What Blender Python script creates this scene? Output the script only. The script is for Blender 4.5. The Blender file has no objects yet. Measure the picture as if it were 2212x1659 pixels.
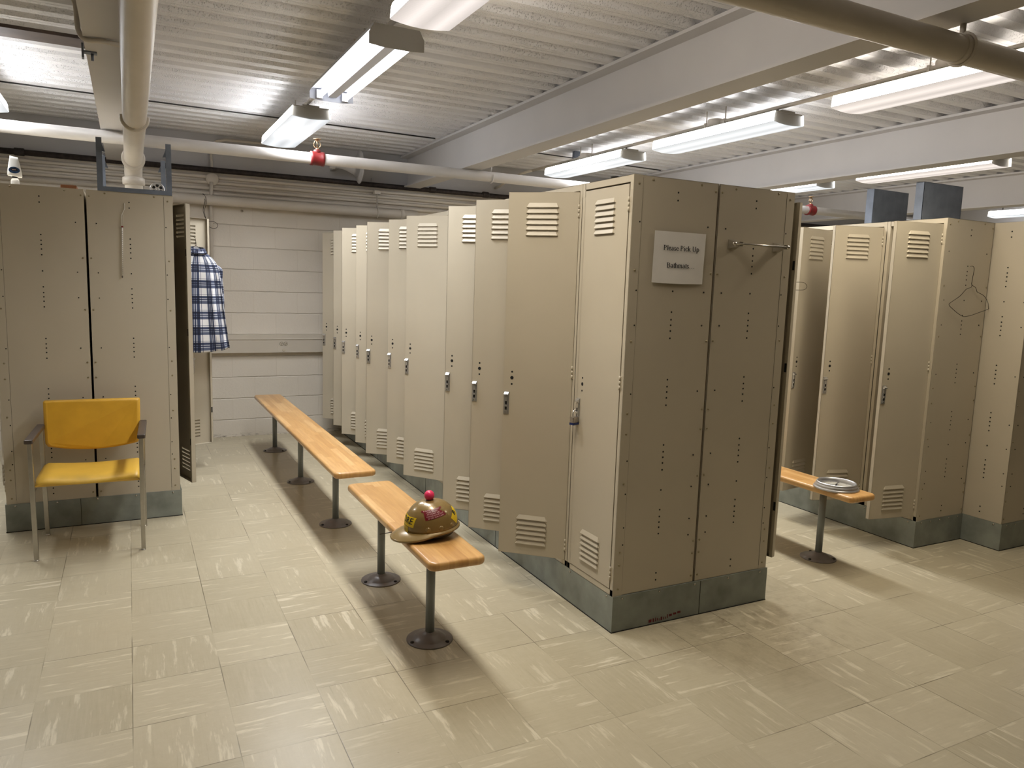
import bpy, bmesh, math, random
from mathutils import Vector, Matrix
random.seed(7)
SC = bpy.context.scene
COL = SC.collection
PI = math.pi
R = math.radians

# ------------------------------------------------------------------ helpers
class MB:
    """collects shapes in one bmesh, built as one mesh object"""
    def __init__(self):
        self.bm = bmesh.new(); self.mi = 0; self.sm = False
    def face(self, vs):
        try:
            f = self.bm.faces.new(vs); f.material_index = self.mi; f.smooth = self.sm
            return f
        except ValueError:
            return None
    def poly(self, pts):
        return self.face([self.bm.verts.new(p) for p in pts])
    def box(self, x0, x1, y0, y1, z0, z1):
        v = [self.bm.verts.new((x, y, z)) for x in (x0, x1) for y in (y0, y1) for z in (z0, z1)]
        for q in ((0, 1, 3, 2), (4, 6, 7, 5), (0, 4, 5, 1), (2, 3, 7, 6), (0, 2, 6, 4), (1, 5, 7, 3)):
            self.face([v[i] for i in q])
        return self
    def prism(self, pts, axis, a, b):
        """extrude a closed polygon; pts are the two other coordinates in axis order"""
        def mk(p, t):
            return {'x': (t, p[0], p[1]), 'y': (p[0], t, p[1]), 'z': (p[0], p[1], t)}[axis]
        A = [self.bm.verts.new(mk(p, a)) for p in pts]; B = [self.bm.verts.new(mk(p, b)) for p in pts]
        n = len(pts); s = self.sm; self.sm = False
        self.face(A[::-1]); self.face(B)
        self.sm = s
        for i in range(n):
            self.face([A[i], A[(i+1) % n], B[(i+1) % n], B[i]])
        return self
    def rings(self, rings, cap0=True, cap1=True, closed=True):
        V = [[self.bm.verts.new(p) for p in r] for r in rings]
        n = len(V[0])
        for a, b in zip(V, V[1:]):
            for i in range(n if closed else n-1):
                self.face([a[i], a[(i+1) % n], b[(i+1) % n], b[i]])
        s = self.sm; self.sm = False
        if cap0: self.face(V[0][::-1])
        if cap1: self.face(V[-1])
        self.sm = s
        return self
    def tube(self, path, r, seg=8, caps=True):
        P = [Vector(p) for p in path]
        rr = r if isinstance(r, (list, tuple)) else [r]*len(P)
        t0 = (P[1]-P[0]).normalized()
        up = Vector((0, 0, 1)) if abs(t0.z) < .9 else Vector((1, 0, 0))
        n = t0.cross(up).normalized()
        rings = []
        for i, p in enumerate(P):
            t = ((P[min(i+1, len(P)-1)]-P[max(i-1, 0)])).normalized()
            n = (n-t*n.dot(t)).normalized(); b = t.cross(n)
            rings.append([p+(n*math.cos(2*PI*k/seg)+b*math.sin(2*PI*k/seg))*rr[i] for k in range(seg)])
        s = self.sm; self.sm = True
        self.rings(rings, caps, caps); self.sm = s
        return self
    def lathe(self, prof, origin=(0, 0, 0), axis='z', seg=24, caps=True):
        """prof: [(r, h)] revolved about an axis through origin"""
        o = Vector(origin); rings = []
        for r, h in prof:
            ring = []
            for k in range(seg):
                a = 2*PI*k/seg; c, s = r*math.cos(a), r*math.sin(a)
                ring.append(o+Vector({'z': (c, s, h), 'x': (h, c, s), 'y': (s, h, c)}[axis]))
            rings.append(ring)
        s = self.sm; self.sm = True
        self.rings(rings, caps and prof[0][0] > 1e-6, caps and prof[-1][0] > 1e-6); self.sm = s
        return self
    def disc(self, c, r, axis, depth=.0012, seg=10):
        h = .5*depth
        return self.lathe([(r, -h), (r, h)], c, axis, seg)
    def build(self, name, mats, parent=None, loc=None, bevel=None, weld=True, rot=None, auto=None):
        if weld: bmesh.ops.remove_doubles(self.bm, verts=self.bm.verts, dist=1e-6)
        bmesh.ops.recalc_face_normals(self.bm, faces=self.bm.faces)
        me = bpy.data.meshes.new(name); self.bm.to_mesh(me); self.bm.free()
        for m in (mats if isinstance(mats, (list, tuple)) else [mats]): me.materials.append(m)
        o = bpy.data.objects.new(name, me); COL.objects.link(o)
        if parent: o.parent = parent
        if loc: o.location = loc
        if rot: o.rotation_euler = rot
        if bevel:
            b = o.modifiers.new('bevel', 'BEVEL'); b.width = bevel[0]; b.segments = bevel[1]
            b.limit_method = 'ANGLE'; b.angle_limit = R(40)
            b.harden_normals = False
        return o

def tag(o, label, cat, group=None, kind=None):
    o['label'] = label; o['category'] = cat
    if group: o['group'] = group
    if kind: o['kind'] = kind
    return o
def thing(name, label, cat, loc=(0, 0, 0), rz=0, group=None):
    o = bpy.data.objects.new(name, None); COL.objects.link(o)
    o.location = loc; o.rotation_euler = (0, 0, rz); o.empty_display_size = .05
    return tag(o, label, cat, group)
def struct(o):
    o['kind'] = 'structure'; return o
def dup(o, parent=None):
    c = o.copy(); COL.objects.link(c)
    if parent: c.parent = parent
    for ch in list(o.children): dup(ch, c)
    return c
def smooth_path(pts, n=6):
    P = [Vector(p) for p in pts]; out = []
    for i in range(len(P)-1):
        p0, p1, p2, p3 = P[max(i-1, 0)], P[i], P[i+1], P[min(i+2, len(P)-1)]
        for k in range(n):
            t = k/n
            out.append(.5*((2*p1)+(p2-p0)*t+(2*p0-5*p1+4*p2-p3)*t*t+(3*p1-p0-3*p2+p3)*t**3))
    out.append(P[-1]); return out
def rrect(x0, x1, y0, y1, r, n=5):
    out = []
    for cx, cy, a0 in ((x1-r, y1-r, 0), (x0+r, y1-r, 90), (x0+r, y0+r, 180), (x1-r, y0+r, 270)):
        for k in range(n+1):
            a = R(a0+90*k/n); out.append((cx+r*math.cos(a), cy+r*math.sin(a)))
    return out

# ------------------------------------------------------------------ materials
def srgb(r, g, b):
    f = lambda c: (c/12.92 if c <= .04045 else ((c+.055)/1.055)**2.4)
    return (f(r/255), f(g/255), f(b/255), 1)
class NT:
    def __init__(self, m):
        m.use_nodes = True; self.t = m.node_tree; self.b = self.t.nodes['Principled BSDF']
    def n(self, typ, **kw):
        x = self.t.nodes.new('ShaderNode'+typ)
        for k, v in kw.items():
            if k in x.inputs.keys() if isinstance(k, str) else False: x.inputs[k].default_value = v
            else: setattr(x, k, v)
        return x
    def l(self, a, b): self.t.links.new(a, b)
    def math(self, op, a, b=None, c=None):
        x = self.t.nodes.new('ShaderNodeMath'); x.operation = op
        for i, v in enumerate((a, b, c)):
            if v is None: continue
            if isinstance(v, (int, float)): x.inputs[i].default_value = v
            else: self.l(v, x.inputs[i])
        return x.outputs[0]
    def ramp(self, f, stops):
        x = self.t.nodes.new('ShaderNodeValToRGB'); e = x.color_ramp.elements
        while len(e) < len(stops): e.new(.5)
        for q, (p, c) in zip(e, stops):
            q.position = p; q.color = c if isinstance(c, (tuple, list)) else (c, c, c, 1)
        self.l(f, x.inputs[0]); return x.outputs[0]
    def mix(self, f, a, b, mode='MIX'):
        x = self.t.nodes.new('ShaderNodeMix'); x.data_type = 'RGBA'; x.blend_type = mode
        for i, v in ((0, f), (6, a), (7, b)):
            if isinstance(v, (int, float)): x.inputs[i].default_value = v
            elif isinstance(v, (tuple, list)): x.inputs[i].default_value = v
            else: self.l(v, x.inputs[i])
        return x.outputs[2]
    def coord(self, which='Object', scale=(1, 1, 1), loc=(0, 0, 0)):
        tc = self.t.nodes.new('ShaderNodeTexCoord'); mp = self.t.nodes.new('ShaderNodeMapping')
        self.l(tc.outputs[which], mp.inputs[0]); mp.inputs['Scale'].default_value = scale; mp.inputs['Location'].default_value = loc
        return mp.outputs[0]
    def noise(self, v, scale, detail=3, rough=.5):
        x = self.t.nodes.new('ShaderNodeTexNoise'); self.l(v, x.inputs['Vector'])
        x.inputs['Scale'].default_value = scale; x.inputs['Detail'].default_value = detail; x.inputs['Roughness'].default_value = rough
        return x.outputs[0]
    def bump(self, h, strength=.2, dist=.002):
        x = self.t.nodes.new('ShaderNodeBump'); x.inputs['Strength'].default_value = strength; x.inputs['Distance'].default_value = dist
        self.l(h, x.inputs['Height']); self.l(x.outputs[0], self.b.inputs['Normal'])
def mat(name, col, rough=.5, metal=0., var=.06, vscale=6., bump=None, spec=None, coat=0.):
    m = bpy.data.materials.new(name); t = NT(m); b = t.b
    b.inputs['Roughness'].default_value = rough; b.inputs['Metallic'].default_value = metal
    if spec is not None: b.inputs['Specular IOR Level'].default_value = spec
    if coat: b.inputs['Coat Weight'].default_value = coat; b.inputs['Coat Roughness'].default_value = .12
    v = t.coord()
    if var:
        n = t.noise(v, vscale, 4)
        lo = tuple(c*(1-var) for c in col[:3])+(1,); hi = tuple(min(1, c*(1+var)) for c in col[:3])+(1,)
        t.l(t.ramp(n, [(.3, lo), (.7, hi)]), b.inputs['Base Color'])
    else: b.inputs['Base Color'].default_value = col
    if bump:
        t.bump(t.noise(v, bump[0], 2), bump[1], bump[2])
    return m

TAN = srgb(187, 177, 157)
M = {}
M['paint'] = mat('tan_locker_paint', TAN, .42, var=.03, vscale=3, bump=(420, .12, .001))
M['paint_in'] = mat('tan_locker_paint_inside', srgb(150, 134, 104), .55, var=.05)
M['black'] = mat('black_hole', (.006, .006, .006, 1), .8, var=0)
M['rivet'] = mat('rivet_head', srgb(150, 138, 110), .35, .3, var=0)
M['chrome'] = mat('chrome_latch', (.72, .72, .72, 1), .24, .9, var=0)
M['nickel'] = mat('brushed_nickel', (.55, .52, .47, 1), .25, 1., var=0)
M['galv'] = mat('galvanized_steel', srgb(134, 139, 132), .45, .12, var=.22, vscale=9)
M['galv_pan'] = mat('galvanized_pan_steel', srgb(112, 120, 134), .45, .2, var=.15, vscale=14)
M['pole'] = mat('dark_grey_pole_paint', srgb(132, 137, 136), .38, 0., var=.06)
M['polebase'] = mat('grey_brown_base_paint', srgb(124, 117, 115), .35, 0., var=.1, vscale=20)
M['white_paint'] = mat('cream_pipe_paint', srgb(206, 198, 186), .38, var=.04)
M['sprink_paint'] = mat('white_sprinkler_pipe_paint', srgb(208, 204, 200), .35, var=.04)
M['beam'] = mat('grey_beam_paint', srgb(200, 197, 196), .5, var=.025, vscale=3)
M['spandrel'] = mat('grey_spandrel_paint', srgb(184, 182, 182), .55, var=.04, vscale=2)
M['rust'] = mat('rusty_black_iron', srgb(52, 44, 42), .55, .4, var=.5, vscale=30)
M['brown_iron'] = mat('dark_brown_primer', srgb(74, 60, 52), .6, var=.25, vscale=8)
M['red'] = mat('red_fitting_paint', srgb(116, 25, 26), .45, var=.1, vscale=40)
M['brass'] = mat('sprinkler_brass', (.58, .42, .26, 1), .3, 1., var=.1)
M['fixture'] = mat('grey_fixture_paint', srgb(150, 146, 138), .5, var=0)
M['fixwhite'] = mat('white_reflector_enamel', srgb(196, 198, 206), .45, var=0)
M['darkwire'] = mat('dark_wire', srgb(48, 40, 36), .4, .7, var=.1)
M['cable'] = mat('black_cable', srgb(38, 34, 32), .6, var=0)
M['yellow'] = mat('yellow_vinyl', srgb(212, 162, 48), .42, var=.07, vscale=10, bump=(900, .15, .0006))
def worn_vinyl():
    m = mat('worn_yellow_vinyl', srgb(218, 174, 66), .4, var=.05, vscale=10, bump=(900, .15, .0006)); t = NT(m); b = t.b
    src = b.inputs['Base Color'].links[0].from_socket
    tc = t.n('TexCoord'); sp = t.n('SeparateXYZ'); t.l(tc.outputs['Object'], sp.inputs[0])
    g = t.math('ABSOLUTE', t.math('ADD', sp.outputs[0], .04)); r = t.ramp(g, [(.02, 1.), (.22, 0.)])
    fr = t.ramp(t.math('ADD', sp.outputs[1], .2), [(.0, .5), (.03, 1.), (.14, 0.)])
    n = t.ramp(t.noise(t.coord(), 14, 4), [(.3, .3), (.7, 1.)])
    t.l(t.mix(t.math('MULTIPLY', t.math('MULTIPLY', t.math('MULTIPLY', r, fr), n), .6), src, srgb(140, 122, 72)), b.inputs['Base Color'])
    return m
M['yellow_worn'] = worn_vinyl()
M['arm'] = mat('dark_brown_arm_pad', srgb(72, 62, 56), .4, var=.08)
M['alu'] = mat('brushed_chair_steel', (.48, .46, .42, 1), .32, 1., var=.06, vscale=30)
M['paper'] = mat('white_paper', srgb(226, 222, 216), .7, var=.03, vscale=12)
M['ink'] = mat('black_ink', (.01, .01, .012, 1), .6, var=0)
M['redink'] = mat('red_stencil_ink', srgb(104, 18, 30), .6, var=.3, vscale=90)
M['wood_block'] = mat('brown_wood_block', srgb(122, 74, 40), .5, var=.35, vscale=30)
M['tubeplastic'] = mat('white_tube_plastic', srgb(228, 226, 220), .3, var=.03)
M['bluelabel'] = mat('blue_tube_label', srgb(34, 62, 98), .35, var=.5, vscale=60)
M['blackplastic'] = mat('black_plastic', (.012, .012, .013, 1), .35, var=0)
M['reel'] = mat('reel_aluminium', (.75, .74, .73, 1), .3, .85, var=.04)
M['goldshell'] = mat('metallic_gold_brown_shell', srgb(136, 112, 66), .26, .2, var=.06, vscale=12, coat=.5)
M['ystick'] = mat('yellow_sticker', srgb(222, 188, 22), .4, var=.04, vscale=30)
M['tape'] = mat('maroon_label_tape', srgb(112, 20, 34), .3, var=.1, vscale=60)
M['tapetext'] = mat('white_embossed_letters', srgb(226, 190, 190), .5, var=0)
M['clockrim'] = mat('silver_clock_rim', (.58, .58, .60, 1), .34, .8, var=.08, vscale=30)
M['clockface'] = mat('clock_face', srgb(158, 154, 143), .6, var=.1, vscale=24)
M['bluelock'] = mat('blue_padlock_bumper', srgb(26, 40, 92), .4, var=0)
M['lockbody'] = mat('laminated_steel', (.5, .46, .42, 1), .3, 1., var=.2, vscale=80)
M['outlet'] = mat('outlet_beige', srgb(196, 186, 168), .5, var=0)
M['raceway'] = mat('cream_raceway_paint', srgb(200, 192, 178), .42, var=.02)
M['dark_line'] = mat('dark_slot', srgb(24, 22, 20), .8, var=0)
M['glassrod'] = mat('thermometer_glass', srgb(214, 208, 196), .2, var=0)
M['string'] = mat('white_string', srgb(210, 205, 195), .8, var=0)

def clear_plastic():
    m = bpy.data.materials.new('clear_cap_plastic'); t = NT(m)
    t.b.inputs['Base Color'].default_value = (.9, .9, .9, 1); t.b.inputs['Roughness'].default_value = .15
    t.b.inputs['Transmission Weight'].default_value = .55; t.b.inputs['IOR'].default_value = 1.3
    return m
M['clear'] = clear_plastic()

def ball_mat():
    m = bpy.data.materials.new('pink_golf_ball'); t = NT(m)
    t.b.inputs['Base Color'].default_value = srgb(226, 50, 98); t.b.inputs['Roughness'].default_value = .35
    vo = t.n('TexVoronoi'); t.l(t.coord(), vo.inputs['Vector']); vo.inputs['Scale'].default_value = 210
    t.bump(t.ramp(vo.outputs['Distance'], [(.1, 0.), (.55, 1.)]), .5, .0006)
    return m
M['ball'] = ball_mat()

def floor_mat():
    m = bpy.data.materials.new('vinyl_tile_floor'); t = NT(m); b = t.b
    T = .3085
    tc = t.n('TexCoord'); sp = t.n('SeparateXYZ'); t.l(tc.outputs['Object'], sp.inputs[0])
    X = t.math('DIVIDE', t.math('ADD', sp.outputs[0], 1.897+T*40), T); Y = t.math('DIVIDE', t.math('ADD', sp.outputs[1], -.064+T*40), T)
    ix, iy = t.math('FLOOR', X), t.math('FLOOR', Y); fx, fy = t.math('FRACT', X), t.math('FRACT', Y)
    par = t.math('FLOORED_MODULO', t.math('ADD', ix, iy), 2.)
    cid = t.n('CombineXYZ'); t.l(ix, cid.inputs[0]); t.l(iy, cid.inputs[1])
    wn = t.n('TexWhiteNoise'); wn.noise_dimensions = '3D'; t.l(cid.outputs[0], wn.inputs['Vector'])
    rnd = wn.outputs['Value']
    off = t.math('MULTIPLY', rnd, 37.)
    def streak(ax, ay):
        c = t.n('CombineXYZ')
        t.l(t.math('ADD', t.math('MULTIPLY', sp.outputs[0], ax), off), c.inputs[0])
        t.l(t.math('ADD', t.math('MULTIPLY', sp.outputs[1], ay), off), c.inputs[1])
        return c.outputs[0]
    def sel(sa, sb):
        mx = t.n('Mix'); mx.data_type = 'VECTOR'; t.l(par, mx.inputs[0]); t.l(sa, mx.inputs[4]); t.l(sb, mx.inputs[5]); return mx.outputs[1]
    v1 = sel(streak(3.6, 30), streak(30, 3.6)); v2 = sel(streak(5, 90), streak(90, 5))
    n1 = t.noise(v1, 1., 4, .62); n2 = t.noise(v2, 1., 3, .6)
    base = t.ramp(rnd, [(0, srgb(173, 163, 138)), (.5, srgb(180, 170, 145)), (1, srgb(187, 177, 152))])
    light = t.math('MULTIPLY', t.ramp(n1, [(.56, 0.), (.64, 1.)]), t.ramp(wn.outputs['Color'], [(.15, .15), (.6, 1.)]))
    dark = t.ramp(n2, [(.24, 1.), (.34, 0.)])
    fine = t.ramp(n2, [(.3, 0.), (.75, 1.)])
    c = t.mix(t.math('MULTIPLY', light, .68), base, srgb(224, 215, 192))
    c = t.mix(t.math('MULTIPLY', dark, .3), c, srgb(136, 124, 98))
    c = t.mix(t.math('MULTIPLY', fine, .22), c, srgb(208, 199, 176))
    mo = t.ramp(t.noise(t.coord(), 26, 6, .7), [(.35, 0.), (.68, 1.)])
    c = t.mix(t.math('MULTIPLY', mo, .16), c, srgb(150, 140, 112))
    # seams
    d = t.math('MINIMUM', t.math('MINIMUM', fx, t.math('SUBTRACT', 1., fx)), t.math('MINIMUM', fy, t.math('SUBTRACT', 1., fy)))
    seam = t.ramp(d, [(.002, 1.), (.0065, 0.)])
    sn = t.ramp(t.noise(t.coord(), 2.6, 2), [(.44, .06), (.58, .95)])
    c = t.mix(t.math('MULTIPLY', seam, sn), c, srgb(82, 72, 54))
    # scuffs and grime, strongest around the locker corner
    g = t.ramp(t.noise(t.coord(), 60, 2, .5), [(.74, 0.), (.80, 1.)])
    c = t.mix(t.math('MULTIPLY', g, .5), c, srgb(96, 84, 62))
    g2 = t.ramp(t.noise(t.coord(loc=(3, 1, 0)), 1.3, 3, .6), [(.42, 0.), (.7, 1.)])
    c = t.mix(t.math('MULTIPLY', g2, .14), c, srgb(142, 130, 102))
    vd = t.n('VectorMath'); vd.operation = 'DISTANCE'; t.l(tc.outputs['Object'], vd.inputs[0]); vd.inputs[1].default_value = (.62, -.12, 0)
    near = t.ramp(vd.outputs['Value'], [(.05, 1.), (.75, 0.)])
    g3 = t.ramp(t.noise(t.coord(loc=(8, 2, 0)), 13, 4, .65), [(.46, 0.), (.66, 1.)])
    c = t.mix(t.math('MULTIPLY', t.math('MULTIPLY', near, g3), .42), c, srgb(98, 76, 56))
    t.l(c, b.inputs['Base Color'])
    rg = t.ramp(t.noise(t.coord(), 5, 2), [(.1, .27), (.9, .36)]); t.l(rg, b.inputs['Roughness'])
    b.inputs['Specular IOR Level'].default_value = .45
    t.bump(t.math('SUBTRACT', t.noise(t.coord(), 30, 3), t.math('MULTIPLY', seam, .6)), .08, .003)
    return m
M['floor'] = floor_mat()

def block_mat():
    m = bpy.data.materials.new('painted_block_wall'); t = NT(m); b = t.b
    tc = t.n('TexCoord'); sp = t.n('SeparateXYZ'); t.l(tc.outputs['Object'], sp.inputs[0])
    c = t.n('CombineXYZ'); wob = t.noise(t.coord(), 9, 3)
    w = t.math('MULTIPLY', t.math('SUBTRACT', wob, .5), .010)
    t.l(t.math('ADD', t.math('ADD', sp.outputs[0], sp.outputs[1]), 0.), c.inputs[0])
    t.l(t.math('ADD', t.math('ADD', sp.outputs[2], -.165+.2032*2), w), c.inputs[1])
    br = t.n('TexBrick'); t.l(c.outputs[0], br.inputs['Vector'])
    br.inputs['Scale'].default_value = 1.; br.inputs['Mortar Size'].default_value = .0035; br.inputs['Mortar Smooth'].default_value = .6
    br.inputs['Brick Width'].default_value = .4064; br.inputs['Row Height'].default_value = .2032; br.offset = .5
    br.inputs['Color1'].default_value = srgb(222, 214, 201); br.inputs['Color2'].default_value = srgb(219, 211, 198); br.inputs['Mortar'].default_value = srgb(216, 207, 193)
    n = t.noise(t.coord(), 4, 4)
    col = t.mix(t.ramp(n, [(.35, 0.), (.8, .25)]), br.outputs['Color'], srgb(206, 197, 182))
    zz = t.math('FRACT', t.math('DIVIDE', t.math('ADD', t.math('ADD', sp.outputs[2], -.165+.2032*2), w), .2032))
    bed = t.ramp(t.math('ABSOLUTE', t.math('SUBTRACT', zz, .5)), [(.470, 0.), (.490, 1.)])
    col = t.mix(t.math('MULTIPLY', bed, .35), col, srgb(150, 138, 120))
    # grime crack at floor level
    low = t.ramp(sp.outputs[2], [(.0, 1.), (.035, 0.)])
    cr = t.ramp(t.noise(t.coord(scale=(1, 1, 5)), 18, 4, .7), [(.5, 0.), (.62, 1.)])
    col = t.mix(t.math('MULTIPLY', low, cr), col, srgb(70, 56, 42))
    t.l(col, b.inputs['Base Color']); b.inputs['Roughness'].default_value = .5
    h = t.math('SUBTRACT', t.math('MULTIPLY', t.noise(t.coord(), 60, 4, .6), .35), t.math('ADD', t.math('MULTIPLY', br.outputs['Fac'], .25), bed))
    t.bump(h, .6, .006)
    return m
M['block'] = block_mat()

def deck_mat():
    m = bpy.data.materials.new('painted_metal_deck'); t = NT(m); b = t.b
    n = t.noise(t.coord(), 1.6, 4)
    t.l(t.ramp(n, [(.3, srgb(222, 221, 222)), (.7, srgb(233, 232, 233))]), b.inputs['Base Color'])
    b.inputs['Roughness'].default_value = .6; b.inputs['Specular IOR Level'].default_value = .3
    v = t.coord(scale=(1, 1.1, 1))
    vo = t.n('TexVoronoi'); t.l(v, vo.inputs['Vector']); vo.inputs['Scale'].default_value = 105
    lump = t.ramp(vo.outputs['Distance'], [(.0, 1.), (.42, 0.)])
    patch = t.ramp(t.noise(t.coord(), 2.6, 3), [(.36, .1), (.55, 1.)])
    h = t.math('ADD', t.math('MULTIPLY', lump, patch), t.math('MULTIPLY', t.noise(v, 40, 2), .06))
    t.bump(h, .85, .0065)
    return m
M['deck'] = deck_mat()

def wood_mat():
    m = bpy.data.materials.new('varnished_butcher_block'); t = NT(m); b = t.b
    tc = t.n('TexCoord'); sp = t.n('SeparateXYZ'); t.l(tc.outputs['Object'], sp.inputs[0])
    W = .0395
    sx = t.math('FLOOR', t.math('DIVIDE', sp.outputs[0], W))
    wn0 = t.n('TexWhiteNoise'); wn0.noise_dimensions = '1D'; t.l(sx, wn0.inputs['W'])
    yl = t.math('FLOOR', t.math('ADD', t.math('DIVIDE', sp.outputs[1], .46), t.math('MULTIPLY', wn0.outputs['Value'], 5.)))
    c = t.n('CombineXYZ'); t.l(sx, c.inputs[0]); t.l(yl, c.inputs[1])
    wn = t.n('TexWhiteNoise'); wn.noise_dimensions = '2D'; t.l(c.outputs[0], wn.inputs['Vector'])
    base = t.ramp(wn.outputs['Value'], [(0, srgb(188, 140, 80)), (.5, srgb(205, 158, 96)), (1, srgb(221, 178, 118))])
    cc = t.n('CombineXYZ'); t.l(t.math('MULTIPLY', sp.outputs[0], 60.), cc.inputs[0]); t.l(t.math('ADD', t.math('MULTIPLY', sp.outputs[1], 5.), t.math('MULTIPLY', wn.outputs['Value'], 40.)), cc.inputs[1])
    g = t.noise(cc.outputs[0], 1., 4, .6)
    col = t.mix(t.ramp(g, [(.3, .45), (.6, 0.)]), base, srgb(168, 116, 62))
    fl = t.ramp(t.noise(t.coord(scale=(9, 3, 9)), 3, 5, .7), [(.66, 0.), (.74, .55)])
    col = t.mix(fl, col, srgb(112, 70, 36))
    worn = t.ramp(t.noise(t.coord(scale=(1, .5, 1)), 2.3, 3), [(.55, 0.), (.75, .35)])
    col = t.mix(worn, col, srgb(168, 132, 92))
    t.l(col, b.inputs['Base Color']); b.inputs['Roughness'].default_value = .34
    b.inputs['Coat Weight'].default_value = .35; b.inputs['Coat Roughness'].default_value = .2
    return m
M['wood'] = wood_mat()

def plaid_mat():
    m = bpy.data.materials.new('blue_white_plaid_cloth'); t = NT(m); b = t.b
    tc = t.n('TexCoord'); sp = t.n('SeparateXYZ'); t.l(tc.outputs['UV'], sp.inputs[0])
    white = srgb(226, 226, 228); navy = srgb(36, 50, 92); grey = srgb(112, 120, 138); dk = srgb(18, 22, 40)
    def bands(c, per):
        f = t.math('FRACT', t.math('DIVIDE', c, per))
        stops = [(0, 0.), (.30, 0.), (.31, .72), (.48, .72), (.49, .25), (.53, .25), (.54, 1.), (.60, 1.), (.61, .35), (.66, .35), (.67, .9), (.80, .9), (.81, 0.), (.88, 0.), (.885, .8), (.905, .8), (.91, 0.)]
        r = t.ramp(f, stops); r.node.color_ramp.interpolation = 'LINEAR'; return r
    hx, hz = bands(sp.outputs[0], .076), bands(sp.outputs[1], .116)
    s = t.math('MULTIPLY', t.math('ADD', hx, hz), .5)
    col = t.ramp(s, [(0, white), (.12, srgb(200, 204, 212)), (.28, grey), (.40, srgb(66, 76, 104)), (.58, srgb(34, 44, 76)), (.85, dk)])
    t.l(col, b.inputs['Base Color']); b.inputs['Roughness'].default_value = .85
    t.bump(t.noise(t.coord(), 700, 2), .2, .0005)
    return m
M['plaid'] = plaid_mat()

def emis(name, col, s):
    m = bpy.data.materials.new(name); t = NT(m)
    t.b.inputs['Base Color'].default_value = (.2, .2, .2, 1); t.b.inputs['Roughness'].default_value = .5
    t.b.inputs['Emission Color'].default_value = col; t.b.inputs['Emission Strength'].default_value = s
    return m
def lens_mat(name, col, s):
    m = emis(name, col, s); t = NT(m); b = t.t.nodes['Principled BSDF']
    sp = t.n('SeparateXYZ'); tc = t.n('TexCoord'); t.l(tc.outputs['Object'], sp.inputs[0])
    ax = t.math('ABSOLUTE', t.math('SUBTRACT', t.math('ABSOLUTE', sp.outputs[0]), .062))
    st = t.ramp(ax, [(.0, 1.15), (.045, .84), (.07, .72)])
    rb = t.math('MULTIPLY', t.math('SINE', t.math('MULTIPLY', sp.outputs[1], 380.)), .02)
    e = t.math('MULTIPLY', t.math('ADD', st, rb), s)
    t.l(e, b.inputs['Emission Strength'])
    return m
M['lens_warm'] = lens_mat('warm_prismatic_lens', (1., .90, .84, 1), .37)
M['lens_cool'] = lens_mat('cool_prismatic_lens', (.90, .95, 1., 1), .39)
M['lens_pink'] = lens_mat('pinkish_prismatic_lens', (1., .91, .87, 1), .37)
M['side_warm'] = emis('warm_lens_side', (1., .92, .82, 1), 9.)
M['side_cool'] = emis('cool_lens_side', (.95, .97, 1., 1), 8.5)
M['side_pink'] = M['side_warm']
M['tubes'] = emis('fluorescent_tube_glow', (.94, .96, 1., 1), 3.4)
LAMP = {'lens_warm': (1., .895, .71), 'lens_cool': (.97, .98, 1.), 'lens_pink': (1., .91, .76), 'tubes': (.97, .98, 1.)}
LAMP_W = 13.5

# ------------------------------------------------------------------ dimensions (metres)
HB, H, PITCH, DEP = .1675, 1.990, .389, .4545
LW = 4.876

# ------------------------------------------------------------------ the setting
struct(MB().box(-5, 10.5, -6.5, LW+.2, -.1, 0).build('floor', M['floor']))
struct(MB().box(-5, 10.5, LW, LW+.18, 0, 2.47).build('wall_back', M['block']))
struct(MB().box(-5.15, -5, -6.5, LW+.2, 0, 2.9).build('wall_left', M['block']))
struct(MB().box(10.5, 10.65, -6.5, LW+.2, 0, 2.9).build('wall_right', M['block']))
struct(MB().box(-5.15, 10.65, -6.65, -6.5, 0, 2.9).build('wall_front', M['block']))
struct(MB().box(-5, 10.5, LW+.055, LW+.2, 2.47, 2.9).build('trim_1', M['spandrel']))
# corrugated deck: ribs run along x
b = MB(); y = -6.6; pts = []
c0 = .219
k = math.floor((-6.6-c0)/.168)
while c0+k*.168 < LW+.3:
    c = c0+k*.168
    pts += [(c-.048, 2.786), (c-.022, 2.826), (c+.022, 2.826), (c+.048, 2.786)]+([(c+.082, 2.786), (c+.0825, 2.791), (c+.0855, 2.791), (c+.086, 2.786)] if k % 2 else [])
    k += 1
poly = pts+[(pts[-1][0], 2.93), (pts[0][0], 2.93)]
A = [b.bm.verts.new((-5.2, p[0], p[1])) for p in poly]; B = [b.bm.verts.new((10.7, p[0], p[1])) for p in poly]
for i in range(len(poly)): b.face([A[i], A[(i+1) % len(poly)], B[(i+1) % len(poly)], B[i]])
struct(b.build('ceiling', M['deck']))
# steel I-beams along y
def beam(n, x, slope):
    b = MB(); w = .168; c = w/2
    prof = [(0, 2.467), (w, 2.467), (w, 2.480), (c+.006, 2.484), (c+.006, 2.764), (w, 2.768), (w, 2.785), (0, 2.785), (0, 2.768), (c-.006, 2.764), (c-.006, 2.484), (0, 2.480)]
    b.prism(prof, 'y', -6.4, LW+.06)
    o = struct(b.build('trim_%d' % n, M['beam'])); o.location.x = x; o.rotation_euler.z = -slope
for n, x, s in ((2, -4.62, 0), (3, -1.998, 0), (4, .588, .0105), (5, 3.215, .016), (6, 5.95, .0), (7, 8.6, 0)): beam(n, x, s)
struct(MB().box(-5, -2.0, 2.285, 2.475, 2.768, 2.79).build('trim_8', M['brown_iron']))

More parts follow.
